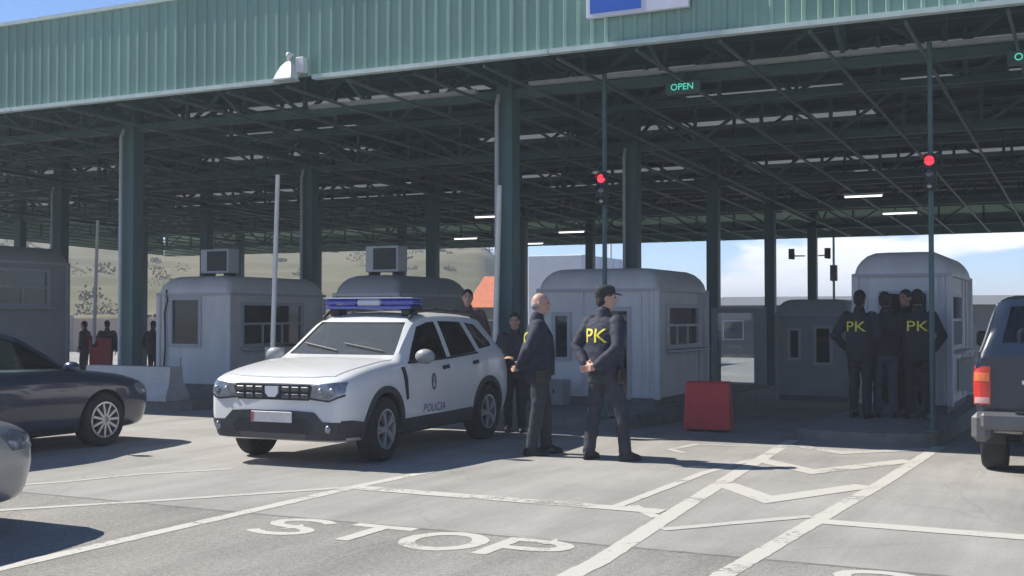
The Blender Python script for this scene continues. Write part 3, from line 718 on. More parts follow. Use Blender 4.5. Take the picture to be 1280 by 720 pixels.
# glazed screen at the back
t = thing('glazed_screen', 'grey framed wind screen with one large pane before the dark back booth', 'screen', (-7.25, 26.3, gz(26.3)))
for x0, x1 in ((-.62, -.5), (.36, .62)): MB().bbox(x0, x1, -.05, .05, 0, 2.08, .008).build('post', M_BOOTHG, t)
MB().bbox(-.5, .36, -.04, .04, 1.96, 2.08, .008).build('rail', M_BOOTHG, t); MB().bbox(-.5, .36, -.04, .04, .22, .36, .008).build('rail', M_BOOTHG, t); MB().box(-.5, .36, -.03, .03, 0, .22).build('kick_panel', M_BOOTHD, t)
MB().box(-.5, .36, -.004, .004, .36, 1.96).build('pane', M_GLASSC, t)

# raised barriers
def barrier(x, y, z, lean, top, label, red=True):
    t = thing('lane_barrier', label, 'barrier', (x, y, z), 0)
    MB().bbox(-.2, .2, -.15, .15, 0, .92, .02).build('cabinet', M_RED if red else M_BOOTHG, t)
    MB().bbox(-.215, .215, -.165, .165, .92, .96, .01).build('lid', M_DARK, t)
    b = MB(); b.tube([(0, -.19, .78), (lean * (top - z - .78), -.19, top - z)], [.042, .036], 8); b.build('arm', M_WHITEP, t, smooth=50)
    b = MB(); b.tube([(0, -.20, .78), (0, -.10, .78)], .07, 12); b.build('pivot', M_DARK, t, smooth=40)
barrier(-7.86, 15.6, .147, .03, 3.45, 'raised white barrier arm beside the column behind the officers', False)
barrier(-11.78, 15.5, .147, .03, 3.80, 'tall raised white barrier arm beside the pale booth, behind the police car', False)
barrier(-20.2, 20.0, .14, .03, 3.7, 'raised white barrier arm on a red cabinet past the tall booth')

# traffic signal poles
M_SIGR = mat('signal_red', (.5, .02, .04), .4, emit=(1.0, .035, .06), estr=1.1); M_SIGOFF = mat('signal_off', (.16, .20, .26), .25, coat=.5); M_SIGW = mat('signal_clear', (.6, .6, .6), .2, coat=.5)
for x, lab in ((-6.06, 'slim dark signal pole with red light rising behind the capped officer'), (-1.80, 'slim dark signal pole with red light beside the huddled group')):
    t = thing('signal_pole', lab, 'traffic light', (x, 15.2, .147))
    b = MB(); b.tube([(0, 0, 0), (0, 0, 4.74)], .032, 8); b.build('pole', M_STEEL, t, smooth=50)
    MB().bbox(-.1, .1, -.1, .1, 0, .03, .005).build('base_plate', M_STEEL, t)
    h = MB(); h.bbox(-.075, .075, -.13, -.035, 2.92, 3.37, .02); hd_ = h.build('lamp_housing', M_DARK, t)
    for z, m, r_ in ((3.28, M_SIGR, .058), (3.13, M_SIGOFF, .048), (2.98, M_SIGW, .032)):
        b = MB(); b.ball((0, -.13, z), (r_, .03, r_), 14); b.build('lens', m, hd_, smooth=60)
        b = MB(); b.rings([[(rr * math.cos(R(a)), yy, z + rr * math.sin(R(a))) for a in range(0, 181, 20)] for rr, yy in ((r_ + .012, -.13), (r_ + .012, -.21), (r_ + .006, -.21), (r_ + .006, -.13))], caps=False); b.build('visor', M_DARK, hd_)

# poles and lamps behind the canopy
t = thing('antenna_pole', 'thin dark pole with a small box behind the dark back booth', 'pole', (-8.2, 42.0, gz(42)))
b = MB(); b.tube([(0, 0, 0), (0, 0, 7.5)], [.05, .035], 8); b.build('pole', M_STEEL, t); MB().bbox(-.11, .11, -.12, .12, 3.55, 4.1, .015).build('box', M_DARK, t)
for x, y, lab in ((-8.62, 37.62, 'small dark loudspeaker bracketed to the left flank of the back column'), (-7.50, 37.62, 'small dark loudspeaker bracketed to the right flank of the back column')):
    t = thing('loudspeaker', lab, 'loudspeaker', (x, y, 3.45)); b = MB(); b.rings([[(sx_ * a, yy, sz_ * a * 1.7 - .35 * yy) for sx_, sz_ in ((-1, -1), (1, -1), (1, 1), (-1, 1))] for a, yy in ((.095, -.16), (.09, -.13), (.06, .0), (.05, .08))]); b.build('horn', M_DARK, t, smooth=40)
    b = MB(); b.tube([(0, .05, 0), (0.35 if x < -8 else -.35, .18, 0)], .02, 6); b.build('bracket', M_STEEL, t)
for k, (x, y) in enumerate([(-24.6, 57.0), (-24.0, 59.0)]):
    t = thing('lamp_post', 'white lamp post standing behind the canopy beside the white trailer', 'lamp post', (x + 2.2, y, -.78), 0, 'white lamp posts behind the canopy')
    b = MB(); b.tube([(0, 0, 0), (0, 0, 8), (.1, 0, 8.4), (.9, 0, 8.6)], [.09, .06, .05, .04], 8); b.build('post', M_WHITEP, t, smooth=50); MB().bbox(.8, 1.5, -.14, .14, 8.52, 8.66, .03).build('lamp_head', M_PIPE, t)

# lorries behind
def truck(name, label, x, y, rz, L_, W, H_, zf, m_box, m_cab):
    t = thing(name, label, 'truck', (x, y, gz(min(y, 41))), rz)
    MB().bbox(-L_ / 2, L_ / 2, -W / 2, W / 2, zf, H_, .03).build('cargo_box', m_box, t)
    b = MB()
    for sx_ in (-1, 1): b.box(-L_ / 2 + .1, L_ / 2 + 1.6, sx_ * .45 - .05, sx_ * .45 + .05, zf - .22, zf - .005)
    b.build('chassis', M_DARK, t)
    for k in range(int(L_ / .9)): xx = -L_ / 2 + .45 + k * .9; MB().box(xx - .025, xx + .025, -W / 2 - .025, -W / 2 - .001, zf + .02, H_ - .02).build('side_rib', m_box, t)
    MB().bbox(-L_ / 2 - .03, -L_ / 2 + .1, -W / 2 + .1, W / 2 - .1, .45, .6, .01).build('bumper', M_DARK, t)
    for xx in (-L_ / 2 + 1.0, -L_ / 2 + 2.2, L_ / 2 + 1.0):
        for sy in (-1, 1):
            b = MB(); b.tube([(xx, sy * (W / 2 - .02), .5), (xx, sy * (W / 2 - .32), .5)], .5, 20); wl = b.build('wheel', M_RUB, t, smooth=40); b = MB(); b.tube([(xx, sy * (W / 2 + .001), .5), (xx, sy * (W / 2 - .1), .5)], .27, 14); b.build('rim', M_ALLOY, wl, smooth=40)
    c = MB(); xc = L_ / 2 + .25; c.rings([[(xc, -W / 2 + .1, z), (xc + d, -W / 2 + .1, z), (xc + d, W / 2 - .1, z), (xc, W / 2 - .1, z)] for z, d in ((.6, 1.95), (1.6, 2.0), (2.6, 1.7), (2.9, 1.4))]); cb = c.build('cab', m_cab, t, smooth=30)
    MB().box(xc + 1.0, xc + 1.72, -W / 2 + .085, W / 2 - .085, 1.75, 2.45).build('cab_window', M_GLASSD, cb)
lw = mat('trailer_white', (.62, .65, .72), .5, var=.05)
truck('lorry', 'white box lorry parked behind the canopy next to the lamp posts', -22.2, 53.0, R(91), 7.2, 2.7, 5.1, 1.05, lw, M_WHITEP)
t = thing('roadside_house', 'small house with orange tiled roof below the dry hillside', 'house', (-29.6, 60, -.86), R(4))
MB().box(-2.4, 2.4, 0, 5, 0, 2.95).build('wall', mat('house_wall', (.10, .095, .09), .8, var=.15), t)
b = MB(); b.add([(-2.7, -.4, 2.9), (2.7, -.4, 2.9), (2.7, 5.4, 2.9), (-2.7, 5.4, 2.9), (-2.7, 2.5, 4.75), (2.7, 2.5, 4.75)], [(0, 1, 5, 4), (2, 3, 4, 5), (0, 4, 3), (1, 2, 5), (0, 3, 2, 1)]); b.build('roof', mat('orange_tiles', (.50, .15, .07), .75, var=.2, vscale=3), t)
for xx in (-1.2, 1.2): w = MB().box(xx - .5, xx + .5, -.03, -.002, 1.0, 2.2).build('window', M_FRAME, t); MB().box(xx - .44, xx + .44, -.045, -.032, 1.06, 2.14).build('pane', M_GLASSD, w)
# long low building on the right and pink wall on the left
t = thing('customs_shed', 'long low dark grey shed standing behind the canopy', 'building', (-6, 66, -.8))
MB().box(-14, 16, 0, 9, 0, 2.95).build('wall', mat('shed_wall', (.065, .072, .08), .7, var=.15), t); b = MB(); b.add([(-14.4, -.4, 2.95), (16.4, -.4, 2.95), (16.4, 9.4, 2.95), (-14.4, 9.4, 2.95), (-14.4, 4.5, 3.5), (16.4, 4.5, 3.5)], [(0, 1, 5, 4), (2, 3, 4, 5), (0, 4, 3), (1, 2, 5), (0, 3, 2, 1)]); b.build('roof', mat('shed_roof', (.16, .17, .18), .6, var=.15), t)
for k in range(8):
    xx = -12.5 + k * 3.6; w = MB(); w.box(xx - .6, xx + .6, -.03, -.002, 1.0, 2.1); wn_ = w.build('window', M_FRAME, t); MB().box(xx - .54, xx + .54, -.045, -.032, 1.06, 2.04).build('pane', M_GLASSD, wn_)
t = thing('boundary_wall', 'pinkish plastered boundary wall below the terraced hillside', 'wall', (-62, 56, -.9), R(42))
for k in range(9): MB().box(k * 4.0 - 10, k * 4.0 - 6.02, 0, .3, 0, 2.3).build('panel', mat('pink_plaster', (.42, .31, .26), .9, var=.15, vscale=.8), t); MB().box(k * 4 - 10.15, k * 4 - 9.87, -.06, .36, 0, 2.5).build('pier', M_CONC, t)

# ================================================================ vehicles (local x forward, y left, z up; origin on the ground)
PK_ = ('zb', 'ws', 'zs', 'wm', 'zm', 'wh', 'zh', 'wb', 'zl', 'wr', 'zr', 'zt')
def loft(keys, x0=None, x1=None, nst=64, sub=4, inset=0.0, zfloor=None):
    keys = sorted(keys); xk = [k[0] for k in keys]; x0 = xk[0] if x0 is None else x0; x1 = xk[-1] if x1 is None else x1
    u = np.linspace(0, 1, nst); xs = x0 + (x1 - x0) * (u if inset else (u + .55 * (u - .5 - .5 * np.sin((u - .5) * np.pi)) * -1) )
    xs = np.clip(np.sort(xs), x0, x1); xs[0] = x0; xs[-1] = x1
    P = {n_: pchip(xk, [k[i + 1] for k in keys], xs) for i, n_ in enumerate(PK_)}
    rg = []
    for i, x in enumerate(xs):
        g = {n_: P[n_][i] for n_ in PK_}
        if inset:
            s = inset; zt = g['zt'] - s; zl = min(g['zl'], zt - .02)
            half = [(0, zfloor), (g['wh'] - s - .04, zfloor), (g['wh'] - s - .02, (zfloor + zl) / 2), (g['wb'] - s, zl), (g['wr'] - s, max(zl + .005, g['zr'] - s * .7)), (g['wr'] * .6, max(zl + .008, zt - .008)), (0, max(zl + .01, zt))]
        else:
            half = [(0, g['zb']), (g['ws'] * .85, g['zb']), (g['ws'], g['zs']), (g['wm'], g['zm']), (g['wh'], g['zh']), (g['wb'], g['zl']), (g['wr'], g['zr']), (g['wr'] * .6, g['zt'] - (g['zt'] - g['zr']) * .22), (0, g['zt'])]
        pts = []; hp = [np.array(p, float) for p in half]; m = len(hp); k = 1 if inset else sub
        for j in range(m - 1):
            a = hp[j - 1] if j else hp[0] * np.array([-1, 1]) if False else hp[max(j - 1, 0)]; b_ = hp[j]; c = hp[j + 1]; d = hp[min(j + 2, m - 1)]
            for q in range(k):
                t_ = q / k; lin = b_ + (c - b_) * t_; cr = .5 * (2*b_ + (c-a)*t_ + (2*a-5*b_+4*c-d)*t_**2 + (3*b_-a-3*c+d)*t_**3)
                pts.append(lin * .45 + cr * .55 if not inset else lin)
        pts.append(hp[-1])
        ring = [(x, p[0], p[1]) for p in pts] + [(x, -p[0], p[1]) for p in pts[-2:0:-1]]
        rg.append(ring)
    b = MB(); b.rings(rg); return b
def arc2(cx, cz, r, a0, a1, k=16): return [(cx + r * math.cos(R(a0 + (a1 - a0) * i / k)), cz + r * math.sin(R(a0 + (a1 - a0) * i / k))) for i in range(k + 1)]

def wheel_meshes(r, w, rr, spokes, twin=False):
    ty = MB(); prof = [(rr - .012, -w * .42), (rr + .01, -w * .5), (r - .03, -w * .5), (r - .008, -w * .42), (r, -w * .3), (r, w * .3), (r - .008, w * .42), (r - .03, w * .5), (rr + .01, w * .5), (rr - .012, w * .42)]
    n_ = 36; ty.rings([[(q * math.cos(2 * math.pi * j / n_), y, q * math.sin(2 * math.pi * j / n_)) for j in range(n_)] for q, y in prof], caps=False)
    k = len(prof); ty.f += [((k - 1) * n_ + j, (k - 1) * n_ + (j + 1) % n_, (j + 1) % n_, j) for j in range(n_)]; ty.m += [0] * n_
    rm = MB(); rm.rings([[(q * math.cos(2 * math.pi * j / n_), y, q * math.sin(2 * math.pi * j / n_)) for j in range(n_)] for q, y in ((rr - .005, w * .49), (rr - .025, w * .5), (rr - .03, w * .40), (rr - .035, -w * .3))], caps=False)
    rm.tube([(0, -w * .05, 0), (0, w * .43, 0)], .055, 16)
    for s in range(spokes):
        a = 2 * math.pi * s / spokes
        for da in ((-.13, .13) if twin else (0,)):
            a0, a1 = a + da * .6, a + da
            p0 = Vector((.04 * math.cos(a0), w * .41, .04 * math.sin(a0))); p1 = Vector(((rr - .02) * math.cos(a1), w * .42, (rr - .02) * math.sin(a1)))
            rm.bar(p0, p1, .055 if not twin else .034, .03)
    bk = MB(); bk.tube([(0, -w * .3, 0), (0, w * .08, 0)], rr - .028, 24)
    return ty.mesh('tyre', M_RUB, 35), rm.mesh('rim', M_ALLOY, 35), bk.mesh('brake_disc', M_DARK, 35)
def add_wheels(t, spots, ms_, cap=None):
    for x, y, r, st in spots:
        side = 1 if y > 0 else -1; o = obj('wheel', ms_[1], t, loc=(x, y, r), rot=(0, R(rnd.uniform(0, 70)), 0 if side > 0 else math.pi))
        if st: o.rotation_euler = (0, 0, st + (0 if side > 0 else math.pi))
        obj('tyre', ms_[0], o); obj('brake_disc', ms_[2], o)

def make_car(name, label, cat, keys, paint, wheels, arch_r, wins, ws, rw, cab, loc, rz, ms_, glass=M_GLASSD, wsglass=None, zfloor=.62, hood_ridge=False):
    t = thing(name, label, cat, loc, rz)
    outer = loft(keys).mesh('body', paint, 28); bvh = bvh_of(outer)
    me = boolean_cut(outer, loft(keys, cab[0], cab[1], 26, inset=.055, zfloor=zfloor).mesh('cut', M_DARK))
    cut = MB()
    for x, y, r, _ in wheels:
        s = 1 if y > 0 else -1; cut.tube([(x, s * .52, r + .01), (x, s * 1.3, r + .01)], arch_r, 28)
    me = boolean_cut(me, cut.mesh('c', M_DARK))
    TY = Matrix(((1, 0, 0, 0), (0, 0, 1, 0), (0, 1, 0, 0), (0, 0, 0, 1)))           # (x,z) outline pushed along y
    TX = Matrix(((0, 0, 1, 0), (1, 0, 0, 0), (0, 1, 0, 0), (0, 0, 0, 1)))           # (y,z) outline pushed along x
    cut = MB()
    for w in wins: cut.prism(w, -1.4, 1.4, T=TY)
    me = boolean_cut(me, cut.mesh('c', M_DARK))
    if ws: me = boolean_cut(me, MB().prism(ws[0], ws[1], ws[2], T=TX).mesh('c', M_DARK))
    if rw: me = boolean_cut(me, MB().prism(rw[0], rw[1], rw[2], T=TX).mesh('c', M_DARK))
    me.materials.clear(); me.materials.append(paint); me.materials.append(M_DARK)
    me.polygons.foreach_set('use_smooth', [True] * len(me.polygons)); me.set_sharp_from_angle(angle=R(28))
    # inner faces and wheel wells are dark
    mi = []
    for p in me.polygons:
        c = p.center; h, nn, _, d = bvh.find_nearest(c); mi.append(1 if d > .012 else 0)
    me.polygons.foreach_set('material_index', mi)
    body = obj('body', me, t)
    grow = lambda poly, k: [((p[0] - sum(q[0] for q in poly) / len(poly)) * (1 + k) + sum(q[0] for q in poly) / len(poly), (p[1] - sum(q[1] for q in poly) / len(poly)) * (1 + k) + sum(q[1] for q in poly) / len(poly)) for p in poly]
    for w in wins:
        for s in (-1, 1): patch('side_window', bvh, grow(w, .05), (0, 0, 0), (1, 0, 0), (0, 0, 1), (0, -s, 0), -.010, glass, t, .12, .004)
    if ws: patch('windscreen', bvh, grow(ws[0], .03), (0, 0, 0), (0, 1, 0), (0, 0, 1), (-1, 0, 0), -.010, wsglass or glass, t, .12, .004)
    if rw: patch('rear_window', bvh, grow(rw[0], .03), (0, 0, 0), (0, 1, 0), (0, 0, 1), (1, 0, 0), -.010, glass, t, .12, .004)
    add_wheels(t, wheels, ms_)
    # seats, dashboard, steering wheel
    xd = cab[1] - .28
    for y in (-.36, .36):
        b = MB(); b.bbox(xd - 1.05, xd - .55, y - .24, y + .24, zfloor + .001, zfloor + .16, .04); b.bbox(xd - 1.12, xd - 1.0, y - .24, y + .24, zfloor + .15, zfloor + .62, .04); b.bbox(xd - 1.12, xd - 1.02, y - .13, y + .13, zfloor + .64, zfloor + .82, .03); b.build('seat', M_SEAT, t)
    MB().bbox(xd - .3, xd + .1, -.62, .62, zfloor + .18, zfloor + .34, .05).build('dashboard', M_DARK, t)
    b = MB(); n_ = 20; b.tube([(xd - .42 - .04 * math.sin(2 * math.pi * i / n_), .36 + .17 * math.cos(2 * math.pi * i / n_), zfloor + .36 + .15 * math.sin(2 * math.pi * i / n_)) for i in range(n_ + 1)], .016, 6, caps=False); b.build('steering_wheel', M_DARK, t)
    return t, bvh
M_SEAT = mat('seat_cloth', (.035, .037, .042), .9, var=.2)
M_CARW = mat('white_car_paint', (.68, .69, .69), .32, coat=.6, var=.03, vscale=3)
M_NAVY = mat('navy_car_paint', (.014, .024, .055), .30, coat=.8)
M_BLUE = mat('blue_truck_paint', (.008, .017, .036), .30, coat=.8)
M_SILV = mat('silver_car_paint', (.36, .365, .37), .34, metal=.55, coat=.7)
M_CLAD = mat('cladding', (.045, .047, .050), .65, bump=.15, bscale=120)
M_LAMPG = mat('lamp_glass', (.20, .22, .25), .15, coat=1.0, metal=.3, var=.45, vscale=14)
M_TAIL = mat('tail_red', (.55, .035, .025), .2, coat=.8)
M_PLATE = mat('plate_white', (.60, .58, .58), .5, var=.12, vscale=22)
SIDE = lambda s: dict(origin=(0, 0, 0), u=(1, 0, 0), v=(0, 0, 1), d=(0, -s, 0))
FRONT = dict(origin=(0, 0, 0), u=(0, 1, 0), v=(0, 0, 1), d=(-1, 0, 0))
REAR = dict(origin=(0, 0, 0), u=(0, 1, 0), v=(0, 0, 1), d=(1, 0, 0))

# ---------------- white police SUV
K = [(-2.17, .36, .58, .40, .68, .55, .68, .78, .64, .88, .55, .93, .96), (-2.10, .32, .74, .38, .80, .56, .80, .82, .76, .98, .62, 1.04, 1.07),
     (-2.00, .29, .82, .36, .87, .57, .87, .86, .81, 1.06, .60, 1.16, 1.20), (-1.84, .26, .85, .33, .895, .58, .895, .89, .85, 1.11, .585, 1.38, 1.43), (-1.62, .24, .86, .31, .90, .58, .905, .91, .865, 1.11, .60, 1.495, 1.55),
     (-1.1, .24, .86, .30, .90, .58, .905, .89, .868, 1.075, .625, 1.535, 1.595), (-.5, .24, .86, .30, .90, .58, .902, .87, .868, 1.04, .64, 1.547, 1.612), (0, .24, .86, .30, .90, .58, .90, .86, .868, 1.015, .645, 1.53, 1.592),
     (.25, .24, .86, .30, .90, .58, .90, .86, .868, 1.005, .655, 1.475, 1.53), (.55, .24, .86, .30, .90, .58, .90, .86, .87, 1.0, .70, 1.29, 1.335), (.80, .24, .86, .30, .90, .58, .90, .86, .87, .998, .75, 1.125, 1.155),
     (.92, .24, .86, .30, .90, .58, .902, .87, .872, .995, .78, 1.062, 1.092), (1.15, .24, .86, .30, .905, .58, .91, .87, .87, .99, .785, 1.05, 1.078), (1.6, .24, .85, .30, .905, .56, .905, .83, .865, .945, .785, 1.0, 1.03),
     (1.92, .25, .83, .30, .89, .54, .89, .79, .85, .90, .775, .945, .975), (2.07, .26, .79, .31, .85, .52, .85, .76, .82, .865, .755, .905, .93), (2.14, .28, .74, .33, .80, .50, .80, .74, .78, .84, .72, .875, .895), (2.17, .31, .68, .36, .74, .50, .74, .72, .71, .815, .66, .845, .86)]
wheels = [(1.33, .80, .345, R(4)), (1.33, -.80, .345, R(4)), (-1.343, .80, .345, 0), (-1.343, -.80, .345, 0)]
F_W = [(.70, 1.045), (.24, 1.425), (-.02, 1.475), (-.22, 1.487), (-.24, 1.065)]
R_W = [(-.34, 1.07), (-.32, 1.492), (-.95, 1.478), (-1.08, 1.11)]
Q_W = [(-1.19, 1.14), (-1.08, 1.468), (-1.36, 1.445), (-1.58, 1.22), (-1.56, 1.17)]
WS = ([(-.71, 1.115), (.71, 1.115), (.58, 1.478), (-.58, 1.478)], -.2, 1.4)
RW = ([(-.55, 1.14), (.55, 1.14), (.48, 1.46), (-.48, 1.46)], -2.4, -1.2)
wm = wheel_meshes(.345, .215, .222, 5, True)
du, bv = make_car('police_car', 'white police SUV with blue light bar parked before the booths', 'car', K, M_CARW, wheels, .385, [F_W, R_W, Q_W], WS, RW, (-1.72, .80), (-7.74, 12.05, 0), R(-88), wm, wsglass=M_GLASSW)
for s in (-1, 1):
    S_ = SIDE(s)
    # doors with handles
    dr = patch('door', bv, [(.80, .43), (.83, .80), (.78, 1.015), (-.265, 1.03), (-.275, .43)], S_['origin'], S_['u'], S_['v'], S_['d'], .006, M_CARW, du, .1, .03)
    patch('handle', bv, [(-.06, .925), (-.20, .935), (-.20, .975), (-.06, .965)], (0, 0, 0), S_['u'], S_['v'], S_['d'], .03, M_DARK, dr, .05, .03)
    dr2 = patch('door', bv, [(-.29, .43), (-.285, 1.03), (-1.06, 1.07), (-1.14, .86), (-1.02, .72), (-.93, .56), (-.90, .43)], S_['origin'], S_['u'], S_['v'], S_['d'], .006, M_CARW, du, .1, .03)
    patch('handle', bv, [(-.88, .955), (-1.02, .965), (-1.02, 1.005), (-.88, .995)], (0, 0, 0), S_['u'], S_['v'], S_['d'], .03, M_DARK, dr2, .05, .03)
    # black cladding: sill, arches
    patch('sill_cladding', bv, [(.93, .25), (.90, .42), (-.86, .44), (-.93, .27)], (0, 0, 0), S_['u'], S_['v'], S_['d'], .012, M_CLAD, du, .09, .03)
    for cx in (1.33, -1.343):
        patch('arch_cladding', bv, arc2(cx, .355, .45, -8, 188, 22) + arc2(cx, .355, .385, 188, -8, 22), (0, 0, 0), S_['u'], S_['v'], S_['d'], .016, M_CLAD, du, .06, .03)
    patch('fender_trim', bv, [(.86, .63), (.92, .86), (.95, .985), (.885, .99), (.85, .86), (.825, .64)], (0, 0, 0), S_['u'], S_['v'], S_['d'], .014, M_DARK, du, .05, .02)
    # black window surround strips
    patch('pillar_trim', bv, [(-.25, 1.06), (-.23, 1.49), (-.315, 1.495), (-.335, 1.065)], (0, 0, 0), S_['u'], S_['v'], S_['d'], .004, M_CARW, du, .08, .01)
    patch('belt_trim', bv, [(.76, 1.018), (.73, 1.042), (-.3, 1.065), (-1.1, 1.105), (-1.1, 1.085), (-.3, 1.043)], (0, 0, 0), S_['u'], S_['v'], S_['d'], .008, M_DARK, du, .09, .01)
    # mirror
    b = MB(); b.ball((.66, s * 1.03, 1.10), (.075, .125, .085), 14); mi_ = b.build('mirror', mat('mirror_grey', (.26, .27, .28), .45), du, smooth=60); b = MB(); b.bar((.66, s * .86, 1.045), (.66, s * .96, 1.07), .05, .03); b.build('mirror_arm', M_DARK, mi_)
    # roof rail
    b = MB(); b.tube([(-1.5, s * .59, 1.52), (-1.38, s * .585, 1.59), (-.4, s * .595, 1.625), (.10, s * .60, 1.605), (.26, s * .60, 1.52)], .022, 8); b.build('roof_rail', M_CLAD, du, smooth=50)
    # headlamp and tail lamp
    hl = patch('headlamp', bv, [(s * .47, .715), (s * .50, .835), (s * .72, .865), (s * .835, .875), (s * .84, .77), (s * .70, .705)][::s], (1.2, 0, 0), (0, 1, 0), (0, 0, 1), (-1, 0, 0), .012, M_LAMPG, du, .05, .03)
    for yy, r_ in ((.60, .030), (.73, .034)):
        h, nn, _, _ = bv.ray_cast(Vector((3, s * yy, .785)), Vector((-1, 0, 0))); b = MB(); b.ball(h + nn * .012, (.02, r_, r_), 12); b.build('lamp_bulb', mat('lamp_reflector', (.30, .32, .35), .25, metal=.5), hl, smooth=60)
    hb_ = patch('lamp_bezel', bv, [(s * .45, .715), (s * .70, .692), (s * .84, .755), (s * .84, .735), (s * .70, .675), (s * .45, .698)][::s], (1.2, 0, 0), (0, 1, 0), (0, 0, 1), (-1, 0, 0), .016, M_DARK, du, .05, .02)
    patch('tail_lamp', bv, [(s * .66, .92), (s * .66, 1.08), (s * .80, 1.08), (s * .80, .92)][::s], (-1.2, 0, 0), (0, 1, 0), (0, 0, 1), (1, 0, 0), .012, M_TAIL, du, .05, .03)
    # fog lamp
    h, nn, _, _ = bv.ray_cast(Vector((3, s * .70, .40)), Vector((-1, 0, 0))); b = MB(); b.ball(h + nn * .02, (.025, .035, .045), 12); b.build('fog_lamp', M_LAMPG, du, smooth=60)
    # front corner cladding seen from the side
    patch('bumper_corner', bv, [(1.735, .30), (1.77, .455), (1.98, .485), (2.12, .485), (2.12, .31)], (0, 0, 0), S_['u'], S_['v'], S_['d'], .012, M_CLAD, du, .07, .03)
patch('front_cladding', bv, [(-.80, .29), (-.84, .47), (-.62, .47), (-.52, .565), (-.30, .575), (.30, .575), (.52, .565), (.62, .47), (.84, .47), (.80, .29)], (0, 0, 0), (0, 1, 0), (0, 0, 1), (-1, 0, 0), .014, M_CLAD, du, .06, .03)
patch('air_intake', bv, [(-.46, .34), (-.52, .42), (-.42, .50), (.42, .50), (.52, .42), (.46, .34)], (0, 0, 0), (0, 1, 0), (0, 0, 1), (-1, 0, 0), .018, M_DARK, du, .06, .01)
patch('skid_plate', bv, [(-.40, .30), (-.43, .345), (.43, .345), (.40, .30)], (0, 0, 0), (0, 1, 0), (0, 0, 1), (-1, 0, 0), .024, mat('skid_grey', (.09, .09, .09), .6), du, .06, .02)
gr = patch('grille', bv, [(-.45, .685), (-.50, .81), (-.47, .845), (.47, .845), (.50, .81), (.45, .685)], (0, 0, 0), (0, 1, 0), (0, 0, 1), (-1, 0, 0), .012, M_DARK, du, .05, .03)
for s in (-1, 1):
    for i in range(3):
        for zz in (.728, .798):
            yy = s * (.17 + i * .12); h, nn, _, _ = bv.ray_cast(Vector((3, yy, zz)), Vector((-1, 0, 0))); b = MB(); b.bbox(h.x + .008, h.x + .03, yy - .048, yy + .048, zz - .026, zz + .026, .008); b.build('grille_stud', mat('stud_chrome', (.10, .104, .108), .45, metal=.5), gr)
b = MB(); b.prism([(-.085, .825), (.085, .825), (.08, .755), (.04, .715), (-.04, .715), (-.08, .755)], 2.172, 2.205, T=Matrix(((0, 0, 1, 0), (1, 0, 0, 0), (0, 1, 0, 0), (0, 0, 0, 1)))); b.build('emblem', mat('emblem_silver', (.72, .73, .75), .3, metal=.4), gr)
pl = MB(); pl.bbox(2.195, 2.21, -.26, .26, .455, .565, .004); pl = pl.build('licence_plate', M_PLATE, du); MB().box(2.2102, 2.2108, -.258, -.22, .46, .56).build('plate_band', mat('plate_red', (.42, .12, .13), .5), pl)
pr_ = MB(); pr_.bbox(-2.2, -2.185, -.26, .26, .60, .71, .004); pr_.build('licence_plate', M_PLATE, du)
patch('rear_cladding', bv, [(-.74, .33), (-.76, .56), (.76, .56), (.74, .33)], (0, 0, 0), (0, 1, 0), (0, 0, 1), (1, 0, 0), .012, M_CLAD, du, .08, .03)
# bonnet shut line and creases
bon = patch('bonnet', bv, [(.93, -.74), (1.5, -.735), (2.02, -.68), (2.09, -.45), (2.11, 0), (2.09, .45), (2.02, .68), (1.5, .735), (.93, .74), (.98, 0)], (0, 0, 1.0), (1, 0, 0), (0, 1, 0), (0, 0, -1), .007, M_CARW, du, .09, .03)
# wipers
for y0, y1 in ((.55, -.02), (-.05, -.58)):
    pts = []
    for k in range(5):
        yy = y0 + (y1 - y0) * k / 4; h, nn, _, _ = bv.ray_cast(Vector((3, yy, 1.15 + .02 * k)), Vector((-1, 0, 0))); pts.append(h + nn * .012)
    b = MB(); b.tube(pts, .009, 5); b.build('wiper', M_DARK, du)
# light bar
M_BLUEL = mat('light_bar_blue', (.04, .055, .36), .15, coat=1.0); M_BARW = mat('light_bar_clear', (.55, .58, .66), .25, coat=.6)
lb = MB(); lb.bbox(-.06, .20, -.62, .62, 1.632, 1.664, .012); lb = lb.build('light_bar', M_CLAD, du)
for s in (-1, 1):
    b = MB(); b.bbox(-.075, .215, s * .62 if s < 0 else .17, -.17 if s < 0 else .62, 1.665, 1.752, .03); b.build('blue_lens', M_BLUEL, lb)
    b = MB(); b.bbox(-.04, .17, s * .5 - .06, s * .5 + .06, 1.55, 1.633, .01); b.build('bar_foot', M_DARK, lb)
MB().bbox(-.06, .2, -.168, .168, 1.665, 1.748, .02).build('clear_lens', M_BARW, lb)
MB().bbox(-.085, .225, -.63, .63, 1.753, 1.768, .006).build('bar_cover', mat('bar_top', (.22, .25, .42), .3, coat=.5), lb)
MB().bbox(.216, .226, -.60, .60, 1.636, 1.662, .003)  .build('bar_front_strip', M_BLUEL, lb)
